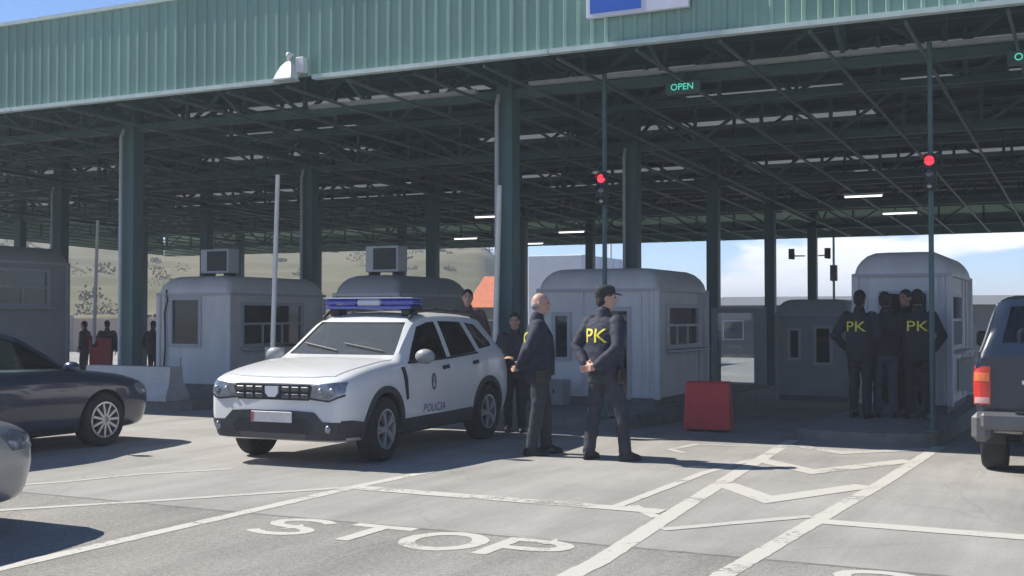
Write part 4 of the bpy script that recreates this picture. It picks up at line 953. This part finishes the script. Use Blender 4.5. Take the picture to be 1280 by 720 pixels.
# lettering and crest on both flanks
M_LET = mat('police_blue', (.05, .06, .22), .5)
for s in (-1, 1):
    text_decal('lettering', 'POLICIA', .135, bv, (.17, 0, .50), (-s, 0, 0), (-.035 * -s * -1, 0, 1), (0, -s, 0), .0095, M_LET, du, sx_=1.15, cuts=1)
    cr = patch('crest', bv, [(.20 + .062 * math.cos(R(a)), .80 + .10 * math.sin(R(a))) for a in range(0, 360, 24)], (0, 0, 0), (1, 0, 0), (0, 0, 1), (0, -s, 0), .0085, mat('crest_dark', (.07, .08, .12), .5), du, .04, .004)
    patch('crest_ring', bv, [(.20 + .035 * math.cos(R(a)), .825 + .042 * math.sin(R(a))) for a in range(0, 360, 30)], (0, 0, 0), (1, 0, 0), (0, 0, 1), (0, -s, 0), .0105, mat('crest_grey', (.25, .26, .32), .5), cr, .03, .003)
    patch('crest_field', bv, [(.20 + .022 * math.cos(R(a)), .765 + .03 * math.sin(R(a))) for a in range(0, 360, 30)], (0, 0, 0), (1, 0, 0), (0, 0, 1), (0, -s, 0), .0105, mat('crest_white', (.6, .6, .6), .5), cr, .03, .003)
b = MB(); b.tube([(-1.45, 0, 1.60), (-1.72, 0, 1.86)], [.008, .003], 5); b.build('aerial', M_DARK, du)

du.scale = (.955, .975, 1)
for o in du.children:
    if o.name.startswith('wheel'): o.rotation_euler.y = 0; o.scale = (1 / .955, 1 / .975, 1)

# ---------------- sedans
KS = [(-2.32, .36, .55, .40, .64, .55, .64, .74, .60, .84, .52, .90, .92), (-2.22, .30, .74, .36, .80, .55, .80, .78, .75, .92, .62, .98, 1.00), (-2.0, .25, .82, .31, .875, .55, .87, .82, .82, .95, .66, 1.02, 1.04),
      (-1.75, .22, .84, .28, .895, .54, .89, .83, .84, .955, .62, 1.06, 1.085), (-1.3, .19, .85, .26, .90, .54, .90, .83, .85, .95, .57, 1.27, 1.31), (-.85, .18, .85, .25, .90, .54, .90, .82, .852, .945, .565, 1.385, 1.43), (-.2, .18, .85, .25, .90, .54, .90, .81, .852, .935, .575, 1.41, 1.46),
      (.25, .18, .85, .25, .90, .54, .90, .80, .85, .925, .58, 1.355, 1.405), (.65, .18, .85, .25, .90, .54, .90, .79, .848, .915, .63, 1.16, 1.205), (1.0, .18, .85, .25, .90, .54, .895, .785, .845, .905, .70, .975, 1.0),
      (1.12, .18, .85, .25, .90, .54, .895, .78, .84, .895, .72, .945, .965), (1.6, .19, .84, .26, .89, .53, .885, .75, .82, .845, .70, .885, .905), (2.0, .20, .79, .27, .85, .52, .84, .70, .77, .775, .66, .81, .83), (2.2, .22, .70, .30, .76, .50, .74, .66, .68, .72, .58, .745, .76), (2.29, .26, .55, .33, .60, .48, .58, .60, .54, .65, .46, .675, .685)]
F_S = [(.82, .965), (.34, 1.275), (.05, 1.355), (-.25, 1.375), (-.27, .985)]
R_S = [(-.37, .985), (-.35, 1.375), (-.80, 1.36), (-1.08, 1.27), (-1.22, 1.02)]
WSS = ([(-.64, 1.0), (.64, 1.0), (.52, 1.35), (-.52, 1.35)], -.1, 1.5)
RWS = ([(-.56, 1.1), (.56, 1.1), (.47, 1.37), (-.47, 1.37)], -2.0, -.6)
swh = [(1.36, .80, .325, 0), (1.36, -.80, .325, 0), (-1.33, .80, .325, 0), (-1.33, -.80, .325, 0)]
wsed = wheel_meshes(.325, .215, .225, 11)
def sedan(label, paint, loc, rz):
    t, bv_ = make_car('sedan', label, 'car', KS, paint, swh, .365, [F_S, R_S], WSS, RWS, (-1.35, .85), loc, rz, wsed, glass=M_GLASSC, zfloor=.52)
    for s in (-1, 1):
        S_ = SIDE(s); d1 = patch('door', bv_, [(.92, .30), (.95, .6), (.90, .90), (-.29, .93), (-.30, .30)], (0, 0, 0), S_['u'], S_['v'], S_['d'], .005, paint, t, .12, .02)
        patch('handle', bv_, [(-.06, .80), (-.24, .81), (-.24, .84), (-.06, .83)], (0, 0, 0), S_['u'], S_['v'], S_['d'], .028, paint, d1, .06, .03)
        d2 = patch('door', bv_, [(-.315, .30), (-.305, .93), (-1.15, .93), (-1.2, .82), (-1.0, .6), (-.92, .30)], (0, 0, 0), S_['u'], S_['v'], S_['d'], .005, paint, t, .12, .02)
        patch('handle', bv_, [(-.90, .81), (-1.08, .82), (-1.08, .85), (-.90, .84)], (0, 0, 0), S_['u'], S_['v'], S_['d'], .028, paint, d2, .06, .03)
        patch('window_trim', bv_, [(.86, .94), (.84, .962), (-1.24, 1.01), (-1.24, .99), (-.3, .965)], (0, 0, 0), S_['u'], S_['v'], S_['d'], .007, M_CHROME, t, .1, .01)
        patch('sill_trim', bv_, [(.98, .20), (.96, .275), (-.94, .275), (-.96, .20)], (0, 0, 0), S_['u'], S_['v'], S_['d'], .008, M_DARK, t, .1, .02)
        b = MB(); b.ball((.74, s * 1.0, .99), (.08, .11, .07), 12); m_ = b.build('mirror', paint, t, smooth=60); b = MB(); b.bar((.74, s * .84, .95), (.74, s * .93, .965), .05, .03); b.build('mirror_arm', M_DARK, m_)
        patch('headlamp', bv_, [(1.95, .60), (1.84, .72), (1.95, .755), (2.2, .69), (2.25, .61)], (0, 0, 0), S_['u'], S_['v'], S_['d'], .010, M_LAMPG, t, .05, .03)
        patch('tail_lamp', bv_, [(s * .45, .80), (s * .45, .92), (s * .76, .92), (s * .78, .80)][::s], (0, 0, 0), (0, 1, 0), (0, 0, 1), (1, 0, 0), .010, M_TAIL, t, .05, .03)
    patch('grille', bv_, [(-.5, .52), (-.54, .64), (.54, .64), (.5, .52)], (0, 0, 0), (0, 1, 0), (0, 0, 1), (-1, 0, 0), .008, M_DARK, t, .06, .02)
    patch('air_intake', bv_, [(-.6, .29), (-.64, .42), (.64, .42), (.6, .29)], (0, 0, 0), (0, 1, 0), (0, 0, 1), (-1, 0, 0), .008, M_DARK, t, .06, .02)
    t.scale = (1, 1, .975)
    MB().bbox(2.30, 2.312, -.26, .26, .43, .54, .004).build('licence_plate', M_PLATE, t); MB().bbox(-2.345, -2.33, -.26, .26, .60, .71, .004).build('licence_plate', M_PLATE, t)
    return t
sedan('dark navy sedan with bright multi spoke wheels waiting beside the police car', M_NAVY, (-11.50, 9.22, 0), R(90))
sedan('silver sedan with its shadow on the worn asphalt before the navy sedan', M_SILV, (-7.84, 4.14, 0), R(90))

# ---------------- blue pickup with canopy
KP = [(-2.50, .48, .70, .52, .80, .70, .82, .95, .80, 1.13, .78, 1.165, 1.18), (-2.46, .46, .80, .50, .85, .70, .86, .95, .835, 1.16, .76, 1.22, 1.24), (-2.36, .45, .81, .50, .865, .70, .87, .95, .84, 1.17, .72, 1.40, 1.43), (-2.15, .44, .82, .50, .87, .70, .875, .95, .845, 1.17, .67, 1.68, 1.73), (-1.6, .42, .82, .48, .87, .70, .875, .95, .845, 1.17, .65, 1.72, 1.775),
      (-.6, .38, .82, .44, .87, .68, .875, .95, .845, 1.17, .63, 1.73, 1.79), (.1, .38, .82, .44, .87, .68, .875, .95, .845, 1.16, .62, 1.70, 1.755), (.5, .38, .82, .44, .87, .68, .875, .95, .845, 1.15, .66, 1.50, 1.55), (.85, .38, .82, .44, .87, .68, .875, .94, .845, 1.13, .71, 1.26, 1.29), (1.05, .38, .82, .44, .87, .68, .875, .93, .845, 1.11, .74, 1.17, 1.20),
      (1.6, .40, .82, .46, .865, .68, .865, .90, .83, 1.06, .74, 1.12, 1.14), (2.2, .42, .80, .48, .84, .66, .84, .86, .80, 1.0, .72, 1.05, 1.07), (2.42, .44, .72, .50, .78, .66, .76, .84, .72, .95, .64, .99, 1.0), (2.5, .48, .6, .54, .66, .66, .66, .80, .62, .88, .55, .92, .93)]
F_P = [(.78, 1.22), (.38, 1.56), (.05, 1.655), (-.15, 1.665), (-.17, 1.22)]
R_P = [(-.27, 1.22), (-.25, 1.67), (-.85, 1.67), (-.90, 1.22)]
C_P = [(-1.05, 1.24), (-1.03, 1.66), (-1.85, 1.64), (-2.05, 1.30), (-2.05, 1.24)]
WSP = ([(-.64, 1.25), (.64, 1.25), (.54, 1.66), (-.54, 1.66)], -.1, 1.5)
RWP = ([(-.62, 1.30), (.62, 1.30), (.55, 1.64), (-.55, 1.64)], -2.6, -1.8)
pw = [(1.5, .76, .365, 0), (1.5, -.76, .365, 0), (-1.4, .76, .365, 0), (-1.4, -.76, .365, 0)]
wpk = wheel_meshes(.365, .24, .215, 6)
pu, bp_ = make_car('pickup_truck', 'dark blue pickup truck with canopy and grey rear bumper facing the booths', 'pickup', KP, M_BLUE, pw, .42, [F_P, R_P, C_P], WSP, RWP, (-2.2, .85), (-.18, 14.45, 0), R(90), wpk, glass=M_GLASS, zfloor=.80)
for s in (-1, 1):
    S_ = SIDE(s)
    tl = patch('tail_lamp', bp_, [(s * .72, .72), (s * .72, 1.08), (s * .86, 1.08), (s * .86, .72)][::s], (0, 0, 0), (0, 1, 0), (0, 0, 1), (1, 0, 0), .014, M_TAIL, pu, .05, .03)
    patch('indicator', bp_, [(s * .73, .94), (s * .73, 1.02), (s * .85, 1.02), (s * .85, .94)][::s], (0, 0, 0), (0, 1, 0), (0, 0, 1), (1, 0, 0), .019, mat('amber_lens', (.75, .18, .05), .2, coat=.8), tl, .05, .01)
    patch('reversing_lens', bp_, [(s * .73, .735), (s * .73, .79), (s * .85, .79), (s * .85, .735)][::s], (0, 0, 0), (0, 1, 0), (0, 0, 1), (1, 0, 0), .019, mat('rev_lens', (.6, .35, .33), .2, coat=.8), tl, .05, .01)
    patch('pillar_trim', bp_, [(-2.43, 1.21), (-2.15, 1.69), (-2.10, 1.69), (-2.37, 1.21)], (0, 0, 0), S_['u'], S_['v'], S_['d'], .006, mat('trim_silver', (.5, .52, .55), .25, metal=.6), pu, .06, .02)
    for cx in (1.5, -1.4): patch('arch_flare', bp_, arc2(cx, .375, .50, -2, 182, 22) + arc2(cx, .375, .42, 182, -2, 22), (0, 0, 0), S_['u'], S_['v'], S_['d'], .03, mat('flare_grey', (.20, .205, .21), .55), pu, .07, .04)
    patch('door', bp_, [(.95, .48), (.98, .9), (.92, 1.13), (-.2, 1.15), (-.2, .48)], (0, 0, 0), S_['u'], S_['v'], S_['d'], .005, M_BLUE, pu, .12, .02)
    b = MB(); b.bbox(.66, .78, s * .89 if s > 0 else -1.11, 1.11 if s > 0 else -.89, 1.20, 1.37, .025); b.build('mirror', M_DARK, pu)
    b = MB(); b.bbox(-1.95, -1.93, s * .76 - .14, s * .76 + .14, .30, .62, .005); b.build('mud_flap', M_DARK, pu)
    patch('headlamp', bp_, [(s * .42, .80), (s * .42, .92), (s * .72, .93), (s * .72, .80)][::s], (0, 0, 0), (0, 1, 0), (0, 0, 1), (-1, 0, 0), .012, M_LAMPG, pu, .05, .03)
tg = patch('tailgate', bp_, [(-.655, .70), (-.655, 1.13), (.655, 1.13), (.655, .70)], (0, 0, 0), (0, 1, 0), (0, 0, 1), (1, 0, 0), .012, M_BLUE, pu, .1, .03)
for k in range(5): MB().bbox(-2.522, -2.514, .43 - k * .052 - .02, .43 - k * .052 + .02, .915, .955, .004).build('badge_letter', M_CHROME, tg)
MB().bbox(-2.535, -2.513, -.13, .13, .98, 1.05, .01).build('tailgate_handle', M_DARK, tg)
M_BUMP = mat('bumper_grey', (.13, .133, .135), .42, metal=.3, var=.1)
bb = MB(); bb.bbox(-2.66, -2.49, -.80, .80, .50, .66, .03); bb = bb.build('rear_bumper', M_BUMP, pu); MB().box(-2.65, -2.5, -.5, .5, .661, .668).build('bumper_step', M_DARK, bb)
for s in (-1, 1): MB().bbox(-2.62, -2.28, s * .80 - .085, s * .80 + .085, .38, .655, .05).build('bumper_end', M_BUMP, bb)
MB().bbox(-2.675, -2.662, -.26, .26, .52, .63, .004).build('licence_plate', M_PLATE, bb)
b = MB(); b.bar((-2.6, 0, .42), (-2.72, 0, .42), .06, .05); b.ball((-2.74, 0, .47), .03, 10); b.build('tow_hitch', M_CHROME, pu)
MB().bbox(-2.5, 1.9, -.45, .45, .36, .50, .02).build('underframe', M_DARK, pu)
b = MB(); b.tube([(-1.4, -.7, .365), (-1.4, .7, .365)], .06, 10); b.ball((-1.4, 0, .365), .14, 12); b.build('rear_axle', M_DARK, pu, smooth=50)

# ================================================================ people (local x forward, y left)
M_SKIN = mat('skin', (.50, .30, .225), .55, var=.08, vscale=14); M_SKIN2 = mat('skin_tan', (.40, .235, .17), .55, var=.08, vscale=14)
M_JACK = mat('navy_jacket', (.020, .024, .044), .8, var=.3, vscale=9, bump=.25, bscale=40); M_TROU = mat('dark_trousers', (.030, .034, .044), .8, var=.25, vscale=10, bump=.25, bscale=50)
M_BLACK = mat('black_cloth', (.020, .022, .028), .8, var=.3, vscale=9, bump=.2, bscale=45); M_JEANS = mat('blue_jeans', (.050, .062, .088), .85, var=.25, vscale=14)
M_SHOE = mat('boot_leather', (.012, .012, .013), .4, bump=.15); M_HAIRD = mat('dark_hair', (.016, .013, .011), .7, var=.3, vscale=40, bump=.4, bscale=120); M_HAIRG = mat('grey_hair', (.30, .28, .26), .75, var=.25, vscale=50, bump=.4, bscale=120)
M_YEL = mat('yellow_print', (.80, .72, .06), .6); M_SHIRT = mat('pale_shirt', (.45, .44, .43), .8, var=.1)
def remesh(mb, name, m, vox, smooth=3, wr=0.0, seed=0, wscale=9.0, vert=False):
    me = mb.mesh(name, m); me = eval_mesh(me, [('REMESH', dict(mode='VOXEL', voxel_size=vox, use_smooth_shade=True))])
    bm = bmesh.new(); bm.from_mesh(me)
    for _ in range(smooth): bmesh.ops.smooth_vert(bm, verts=bm.verts, factor=.5, use_axis_x=True, use_axis_y=True, use_axis_z=True)
    if wr:
        bm.normal_update()
        for v in bm.verts:
            p = v.co; q = Vector((p.x * wscale, p.y * wscale, p.z * wscale * (1.8 if not vert else .7) + p.x * 4)) + Vector((seed, seed * 2, 0))
            k = noise.fractal(q, 1.0, 2.1, 3); k = (1 - abs(k) * 2.2)
            v.co = p + v.normal * wr * k
    bm.to_mesh(me); bm.free(); me.materials.clear(); me.materials.append(m)
    me.polygons.foreach_set('use_smooth', [True] * len(me.polygons)); return me
def ell(z, cx, cy, rx, ry, n=20, p=2.4):
    out = []
    for j in range(n):
        a = 2 * math.pi * j / n; c, s = math.cos(a), math.sin(a)
        out.append((cx + rx * math.copysign(abs(c) ** (2 / p), c), cy + ry * math.copysign(abs(s) ** (2 / p), s), z))
    return out
def limb(mb, pts, rs, n=12):
    mb.tube(pts, rs, n)
    for p, r in zip(pts, rs): mb.ball(p, r * .985, n)
def hand(mb, wrist, d, pn, s, side):
    """palm from wrist along d, palm normal pn; five separate fingers, the thumb off the side of the palm"""
    d = Vector(d).normalized(); pn = Vector(pn); pn = (pn - d * pn.dot(d)).normalized(); l = d.cross(pn) * side; w = Vector(wrist)
    T = Matrix((l, pn, d)).transposed()
    mb.ball(w + d * .048 * s, (.042 * s, .019 * s, .055 * s), 12, T=T.to_4x4())
    for i, (o, ln) in enumerate(((-.03, .062), (-.01, .075), (.011, .080), (.031, .071))):
        b0 = w + d * .085 * s + l * o * s; p1 = b0 + d * ln * .5 * s + pn * .008 * s; p2 = b0 + d * ln * .85 * s + pn * .030 * s; p3 = b0 + d * ln * .95 * s + pn * .050 * s
        limb(mb, [b0 - d * .02 * s, p1, p2, p3], [.0095 * s, .009 * s, .0085 * s, .007 * s], 8)
    t0 = w + d * .03 * s + l * .035 * s; limb(mb, [t0, t0 + (d * .6 + l * .7).normalized() * .04 * s, t0 + (d * .9 + l * .5 + pn * .3).normalized() * .075 * s], [.012 * s, .0105 * s, .0085 * s], 8)
ARMS = {  # (elbow, wrist, hand direction, palm normal) for the left arm; y mirrors for the right
    'behind': ((-.13, .285, 1.165), (-.205, .085, .985), (-.25, -1, -.25), (-1, .1, 0)),
    'side': ((-.04, .285, 1.15), (.02, .275, .90), (.12, -.05, -1), (0, -1, 0)),
    'front': ((.0, .28, 1.14), (.23, .12, 1.12), (.6, -.8, .1), (-.5, 0, -1)),
    'pocket': ((-.10, .33, 1.15), (.06, .22, .96), (.5, -.2, -1), (0, -1, 0)),
    'raise': ((.12, .30, 1.20), (.30, .22, 1.30), (1, -.2, .25), (0, -.5, -1)),
    'hip': ((-.08, .38, 1.17), (.05, .21, 1.02), (.6, -.7, -.4), (0, -1, 0)),
}
def person(label, loc, rz, h=1.80, arms=('side', 'side'), feet=((.02, .11, 0), (-.02, -.11, 0)), top=None, leg=None, skin=None, hair=None, cap=None, bald=False, text=None, yaw=0.0, nod=0.0, vox=.013, girth=1.0, hem=.90, lean=0.0, group=None, front_text=None):
    top = top or M_JACK; leg = leg or M_TROU; skin = skin or M_SKIN; hair = hair or M_HAIRD; s = h / 1.80
    t = thing('person', label, 'person', loc, rz, group); seed = rnd.uniform(0, 50)
    sc = lambda p: Vector(p) * s
    LN = lambda p: Vector((p[0] + lean * (p[2] - .9) * (1 if p[2] > .9 else 0), p[1], p[2]))
    HC = LN((.015, 0, 1.665)); Rh = Matrix.Rotation(yaw, 4, 'Z') @ Matrix.Rotation(nod, 4, 'Y')
    hp = lambda p: sc(HC + (Rh @ Vector(p)))
    # --- continuous body: head, neck, torso core, arms with hands, legs
    b = MB()
    b.ball(sc(HC + Rh @ Vector((-.008, 0, .02))), [v * s for v in (.098, .078, .105)], 20, T=Rh)
    b.ball(hp((.018, 0, -.045)), [v * s for v in (.070, .060, .080)], 16, T=Rh)            # jaw
    b.ball(hp((.072, 0, -.085)), .024 * s, 10)                                              # chin
    limb(b, [hp((.088, 0, .02)), hp((.104, 0, -.008)), hp((.108, 0, -.022))], [.011 * s, .014 * s, .016 * s], 8)
    for sy in (-1, 1):
        b.ball(hp((-.008, sy * .080, -.002)), [v * s for v in (.022, .010, .032)], 10, T=Rh)
        b.ball(hp((.080, sy * .030, .032)), .016 * s, 8)
    b.ball(hp((.083, 0, -.055)), [v * s for v in (.014, .024, .012)], 8, T=Rh)
    limb(b, [sc(LN((-.03, 0, 1.42))), sc(HC + Vector((-.018, 0, -.07)))], [.062 * s, .055 * s], 14)
    tr = [(.84, -.01, .115, .155), (.95, -.005, .12, .165), (1.08, 0, .112, .15), (1.25, -.005, .118, .165), (1.38, -.012, .105, .165), (1.45, -.02, .07, .12)]
    b.rings([[sc(LN(q)) for q in ell(z, cx, 0, rx * .9 * girth, ry * .9)] for z, cx, rx, ry in tr])
    hands = []
    for i, sy in enumerate((1, -1)):
        e, w, hd_, pn = ARMS[arms[i]]; M_ = lambda p: Vector((p[0], p[1] * sy, p[2]))
        sh = LN((-.015, .185 * sy, 1.415)); el_ = LN(M_(e)); wr_ = LN(M_(w))
        if arms == ('behind', 'behind') and sy < 0: wr_ = wr_ + Vector((-.028, 0, -.01))
        limb(b, [sc(sh), sc(el_), sc(wr_)], [.045 * s, .038 * s, .026 * s], 12); hand(b, sc(wr_), M_(hd_), M_(pn), s, sy if arms[i] != 'behind' else -sy); hands.append((sh, el_, wr_))
    legs = []
    for i, (fx, fy, fa) in enumerate(feet):
        sy = 1 if i == 0 else -1; hipp = Vector((-.01, .088 * sy, .90)); ank = Vector((fx - .02, fy, .095)); kn = (hipp + ank) / 2 + Vector((.035 * math.cos(fa), .035 * math.sin(fa), .02)); legs.append((hipp, kn, ank, fa))
        limb(b, [sc(hipp), sc(kn), sc(ank)], [.068 * s, .048 * s, .036 * s], 10)
    body = obj('body', remesh(b, 'body', skin, vox if vox < .012 else .012, 2), t)
    # eyes and mouth
    for sy in (-1, 1):
        q = MB(); q.ball(hp((.086, sy * .031, .012)), .0095 * s, 8); q.build('eye', M_HAIRD, body)
        q = MB(); q.tube([hp((.087, sy * .015, .032)), hp((.087, sy * .045, .034))], .005 * s, 5); q.build('eyebrow', hair, body)
    q = MB(); q.tube([hp((.092, -.022, -.056)), hp((.097, 0, -.056)), hp((.092, .022, -.056))], .0045 * s, 5); q.build('mouth', mat('lips', (.30, .12, .10), .5), body)
    # --- hair / cap
    if not cap or True:
        q = MB()
        if bald: q.ball(hp((-.034, 0, -.012)), [v * s for v in (.077, .0815, .062)], 18, T=Rh)
        else: q.ball(hp((-.016, 0, .034)), [v * s for v in (.098, .083, .100)], 18, T=Rh); q.ball(hp((-.045, 0, -.02)), [v * s for v in (.062, .076, .075)], 14, T=Rh)
        obj('hair', remesh(q, 'hair', hair, .010, 2, .004, seed, 26), t)
    if cap:
        q = MB(); q.rings([[hp((v[0] - .012, v[1], v[2])) for v in ell(z, 0, 0, rx, ry, 24, 2)] for z, rx, ry in ((.050, .108, .090), (.085, .110, .093), (.120, .098, .084), (.138, .066, .058), (.143, .02, .02))])
        cp = q.build('cap', cap, t, smooth=50)
        q = MB(); q.rings([[hp((.085 + .085 * math.cos(R(a)) * k if a < 91 or a > 269 else .085, .075 * math.sin(R(a)) * (1 if k else 1), z - .02 * math.cos(R(a)) * k)) for a in list(range(-90, 91, 15))] for k, z in ((1, .058), (1, .050))]); q.build('peak', cap, cp, smooth=40)
    # --- trousers
    q = MB()
    for hipp, kn, ank, fa in legs:
        limb(q, [sc(hipp), sc(kn), sc(ank + Vector((0, 0, -.005)))], [.098 * s, .072 * s, .062 * s], 14)
    q.rings([[sc(p) for p in ell(z, cx, 0, rx * girth, ry)] for z, cx, rx, ry in ((.80, -.015, .12, .165), (.90, -.012, .135, .182), (1.0, -.005, .132, .175), (1.04, 0, .128, .168))])
    obj('trousers', remesh(q, 'trousers', leg, vox, 3, .007, seed, 8, True), t)
    # --- shoes
    for hipp, kn, ank, fa in legs:
        q = MB(); d = Vector((math.cos(fa), math.sin(fa), 0)); a = ank
        limb(q, [sc(a + Vector((0, 0, .05))), sc(a)], [.052 * s, .048 * s], 12); lt = Vector((-d.y, d.x, 0))
        base = Vector((a.x, a.y, 0))
        q.rings([[sc(base + d * (cx + rx * math.cos(2 * math.pi * j / 18)) + lt * (ry * math.sin(2 * math.pi * j / 18)) * (1.0 if math.cos(2 * math.pi * j / 18) > 0 else .86) + Vector((0, 0, z))) for j in range(18)] for z, cx, rx, ry in ((.006, .055, .145, .050), (.03, .055, .147, .051), (.055, .05, .135, .046), (.085, .02, .09, .040), (.11, .0, .055, .038))])
        me = remesh(q, 'shoe', M_SHOE, .012, 2); zmin = min(v.co.z for v in me.vertices)
        for v in me.vertices: v.co.z -= zmin
        obj('shoe', me, t)
    # --- jacket
    q = MB(); g = girth
    tj = [(hem, -.005, .150 * g, .195), (hem + .03, -.005, .152 * g, .198), (1.05, .0, .150 * g, .190), (1.18, .0, .148 * g, .198), (1.30, -.008, .142 * g, .208), (1.38, -.015, .125, .205), (1.435, -.02, .098, .17), (1.475, -.022, .075, .09)]
    q.rings([[sc(LN(p)) for p in ell(z, cx, 0, rx, ry, 24)] for z, cx, rx, ry in tj])
    for (sh, el_, wr_) in hands:
        m1 = sh + (el_ - sh) * .5; m2 = el_ + (wr_ - el_) * .5; cuff = el_ + (wr_ - el_) * .93
        limb(q, [sc(sh), sc(m1), sc(el_), sc(m2), sc(cuff)], [.085 * s, .074 * s, .066 * s, .058 * s, .047 * s], 14)
    limb(q, [sc(LN((-.03, 0, 1.44))), sc(LN((-.02, 0, 1.525)))], [.082 * s, .072 * s], 16)
    jm = remesh(q, 'jacket', top, vox, 3, .006, seed, 4.5); jk = obj('jacket', jm, t)
    q = MB(); q.rings([[sc(p) for p in ell(z, -.005, 0, .154 * g, .199, 28)] for z in (hem - .018, hem + .022)], caps=True); q.build('waistband', M_BLACK, t, smooth=40)
    if text:
        bvj = bvh_of(jm); text_decal('back_print', text, .205 * s, bvj, sc(LN((0, 0, 1.275))), (0, -1, 0), (0, 0, 1), (1, 0, 0), .006, M_YEL, jk, sx_=1.25, cuts=3)
    if front_text:
        bvj = bvh_of(jm); q = [(.05, 1.30), (.15, 1.30), (.15, 1.34), (.05, 1.34)]; patch('chest_print', bvj, [(a * s, c * s) for a, c in q], (0, 0, 0), (0, 1, 0), (0, 0, 1), (-1, 0, 0), .005, M_YEL, jk, .03, .004)
    if vox < .012:                                                # duty belt kit
        MB().bbox(-.06 * s, .06 * s, -.245 * s, -.195 * s, .80 * s, .95 * s, .012).build('holster', M_SHOE, t)
        MB().bbox(.02 * s, .08 * s, .19 * s, .235 * s, .86 * s, .98 * s, .01).build('radio', M_DARK, t)
    return t
A_ = lambda d: R(d)
# the two officers in front
person('bald officer in navy jacket, hands clasped behind his back, beside the police car', (-5.62, 12.12, 0), A_(27), 1.82, ('behind', 'behind'), ((.10, .13, .12), (-.08, -.12, -.15)), bald=True, hair=M_HAIRG, text='PK', yaw=A_(-8), vox=.010, girth=1.12)
person('capped officer with yellow PK on his back, hands clasped behind', (-4.76, 11.95, 0), A_(70), 1.88, ('behind', 'behind'), ((-.05, .17, .15), (.10, -.20, -.35)), text='PK', cap=M_BLACK, yaw=A_(-38), vox=.010, girth=1.08)
# dark figure between car and officer
person('short person in black standing behind the bald officer', (-7.02, 14.35, 0), A_(-70), 1.60, ('side', 'front'), top=M_BLACK, leg=M_BLACK, skin=M_SKIN2, hair=M_HAIRD)
person('person on the island behind the police car, face above its roof', (-8.28, 15.35, .15), A_(-60), 1.80, ('side', 'side'), top=mat('brown_coat', (.10, .05, .05), .8, var=.2), leg=M_BLACK, hair=M_HAIRD)
# huddle at the narrow booth
g_ = None
person('officer with yellow print nearest the narrow booth corner, back turned, hand in pocket', (-2.93, 16.8, .152), A_(75), 1.76, ('pocket', 'front'), text='PK', cap=None, skin=M_SKIN2, top=M_BLACK, leg=M_BLACK)
person('person in black jacket and jeans in the middle of the huddle', (-2.62, 16.98, .152), A_(110), 1.74, ('front', 'pocket'), top=M_BLACK, leg=M_JEANS, skin=M_SKIN, yaw=A_(-25))
person('officer with small chest print turned sideways inside the huddle', (-2.42, 17.50, .152), A_(-120), 1.78, ('front', 'front'), top=M_BLACK, leg=M_BLACK, skin=M_SKIN2, front_text=True)
person('broad officer in long dark jacket by the signal pole', (-2.20, 17.0, .152), A_(95), 1.77, ('front', 'pocket'), top=M_BLACK, leg=M_BLACK, skin=M_SKIN2, text='PK', girth=1.15, hem=.84)
# dark figures beyond the crash block
for (x, y, rz, hh, lab) in ((-26.9, 26.0, 200, 1.74, 'dark figure beside the red barrier cabinet'), (-26.0, 26.0, 150, 1.76, 'dark figure just right of the raised barrier arm'), (-24.6, 26.4, 100, 1.76, 'dark figure standing at the corner of the pale booth')):
    person(lab, (x, y, gz(y)), A_(rz), hh, ('pocket', 'side'), top=M_BLACK, leg=M_BLACK, skin=M_SKIN2, vox=.018)

# ================================================================ the hazy air over the site
M_HAZE = bpy.data.materials.new('haze_air'); M_HAZE.use_nodes = True; t = M_HAZE.node_tree; t.nodes.remove(t.nodes['Principled BSDF'])
pv = N(t, 'ShaderNodeVolumePrincipled'); pv.inputs['Color'].default_value = (.86, .92, 1.0, 1); pv.inputs['Density'].default_value = 0.0021; pv.inputs['Anisotropy'].default_value = 0.0
t.links.new(pv.outputs[0], t.nodes['Material Output'].inputs['Volume'])
hz = MB().box(-6500, 6500, -3000, 7000, -30, 18.5).build('haze', M_HAZE); hz['kind'] = 'stuff'; hz['label'] = 'thin pale haze hanging in the air over the site'
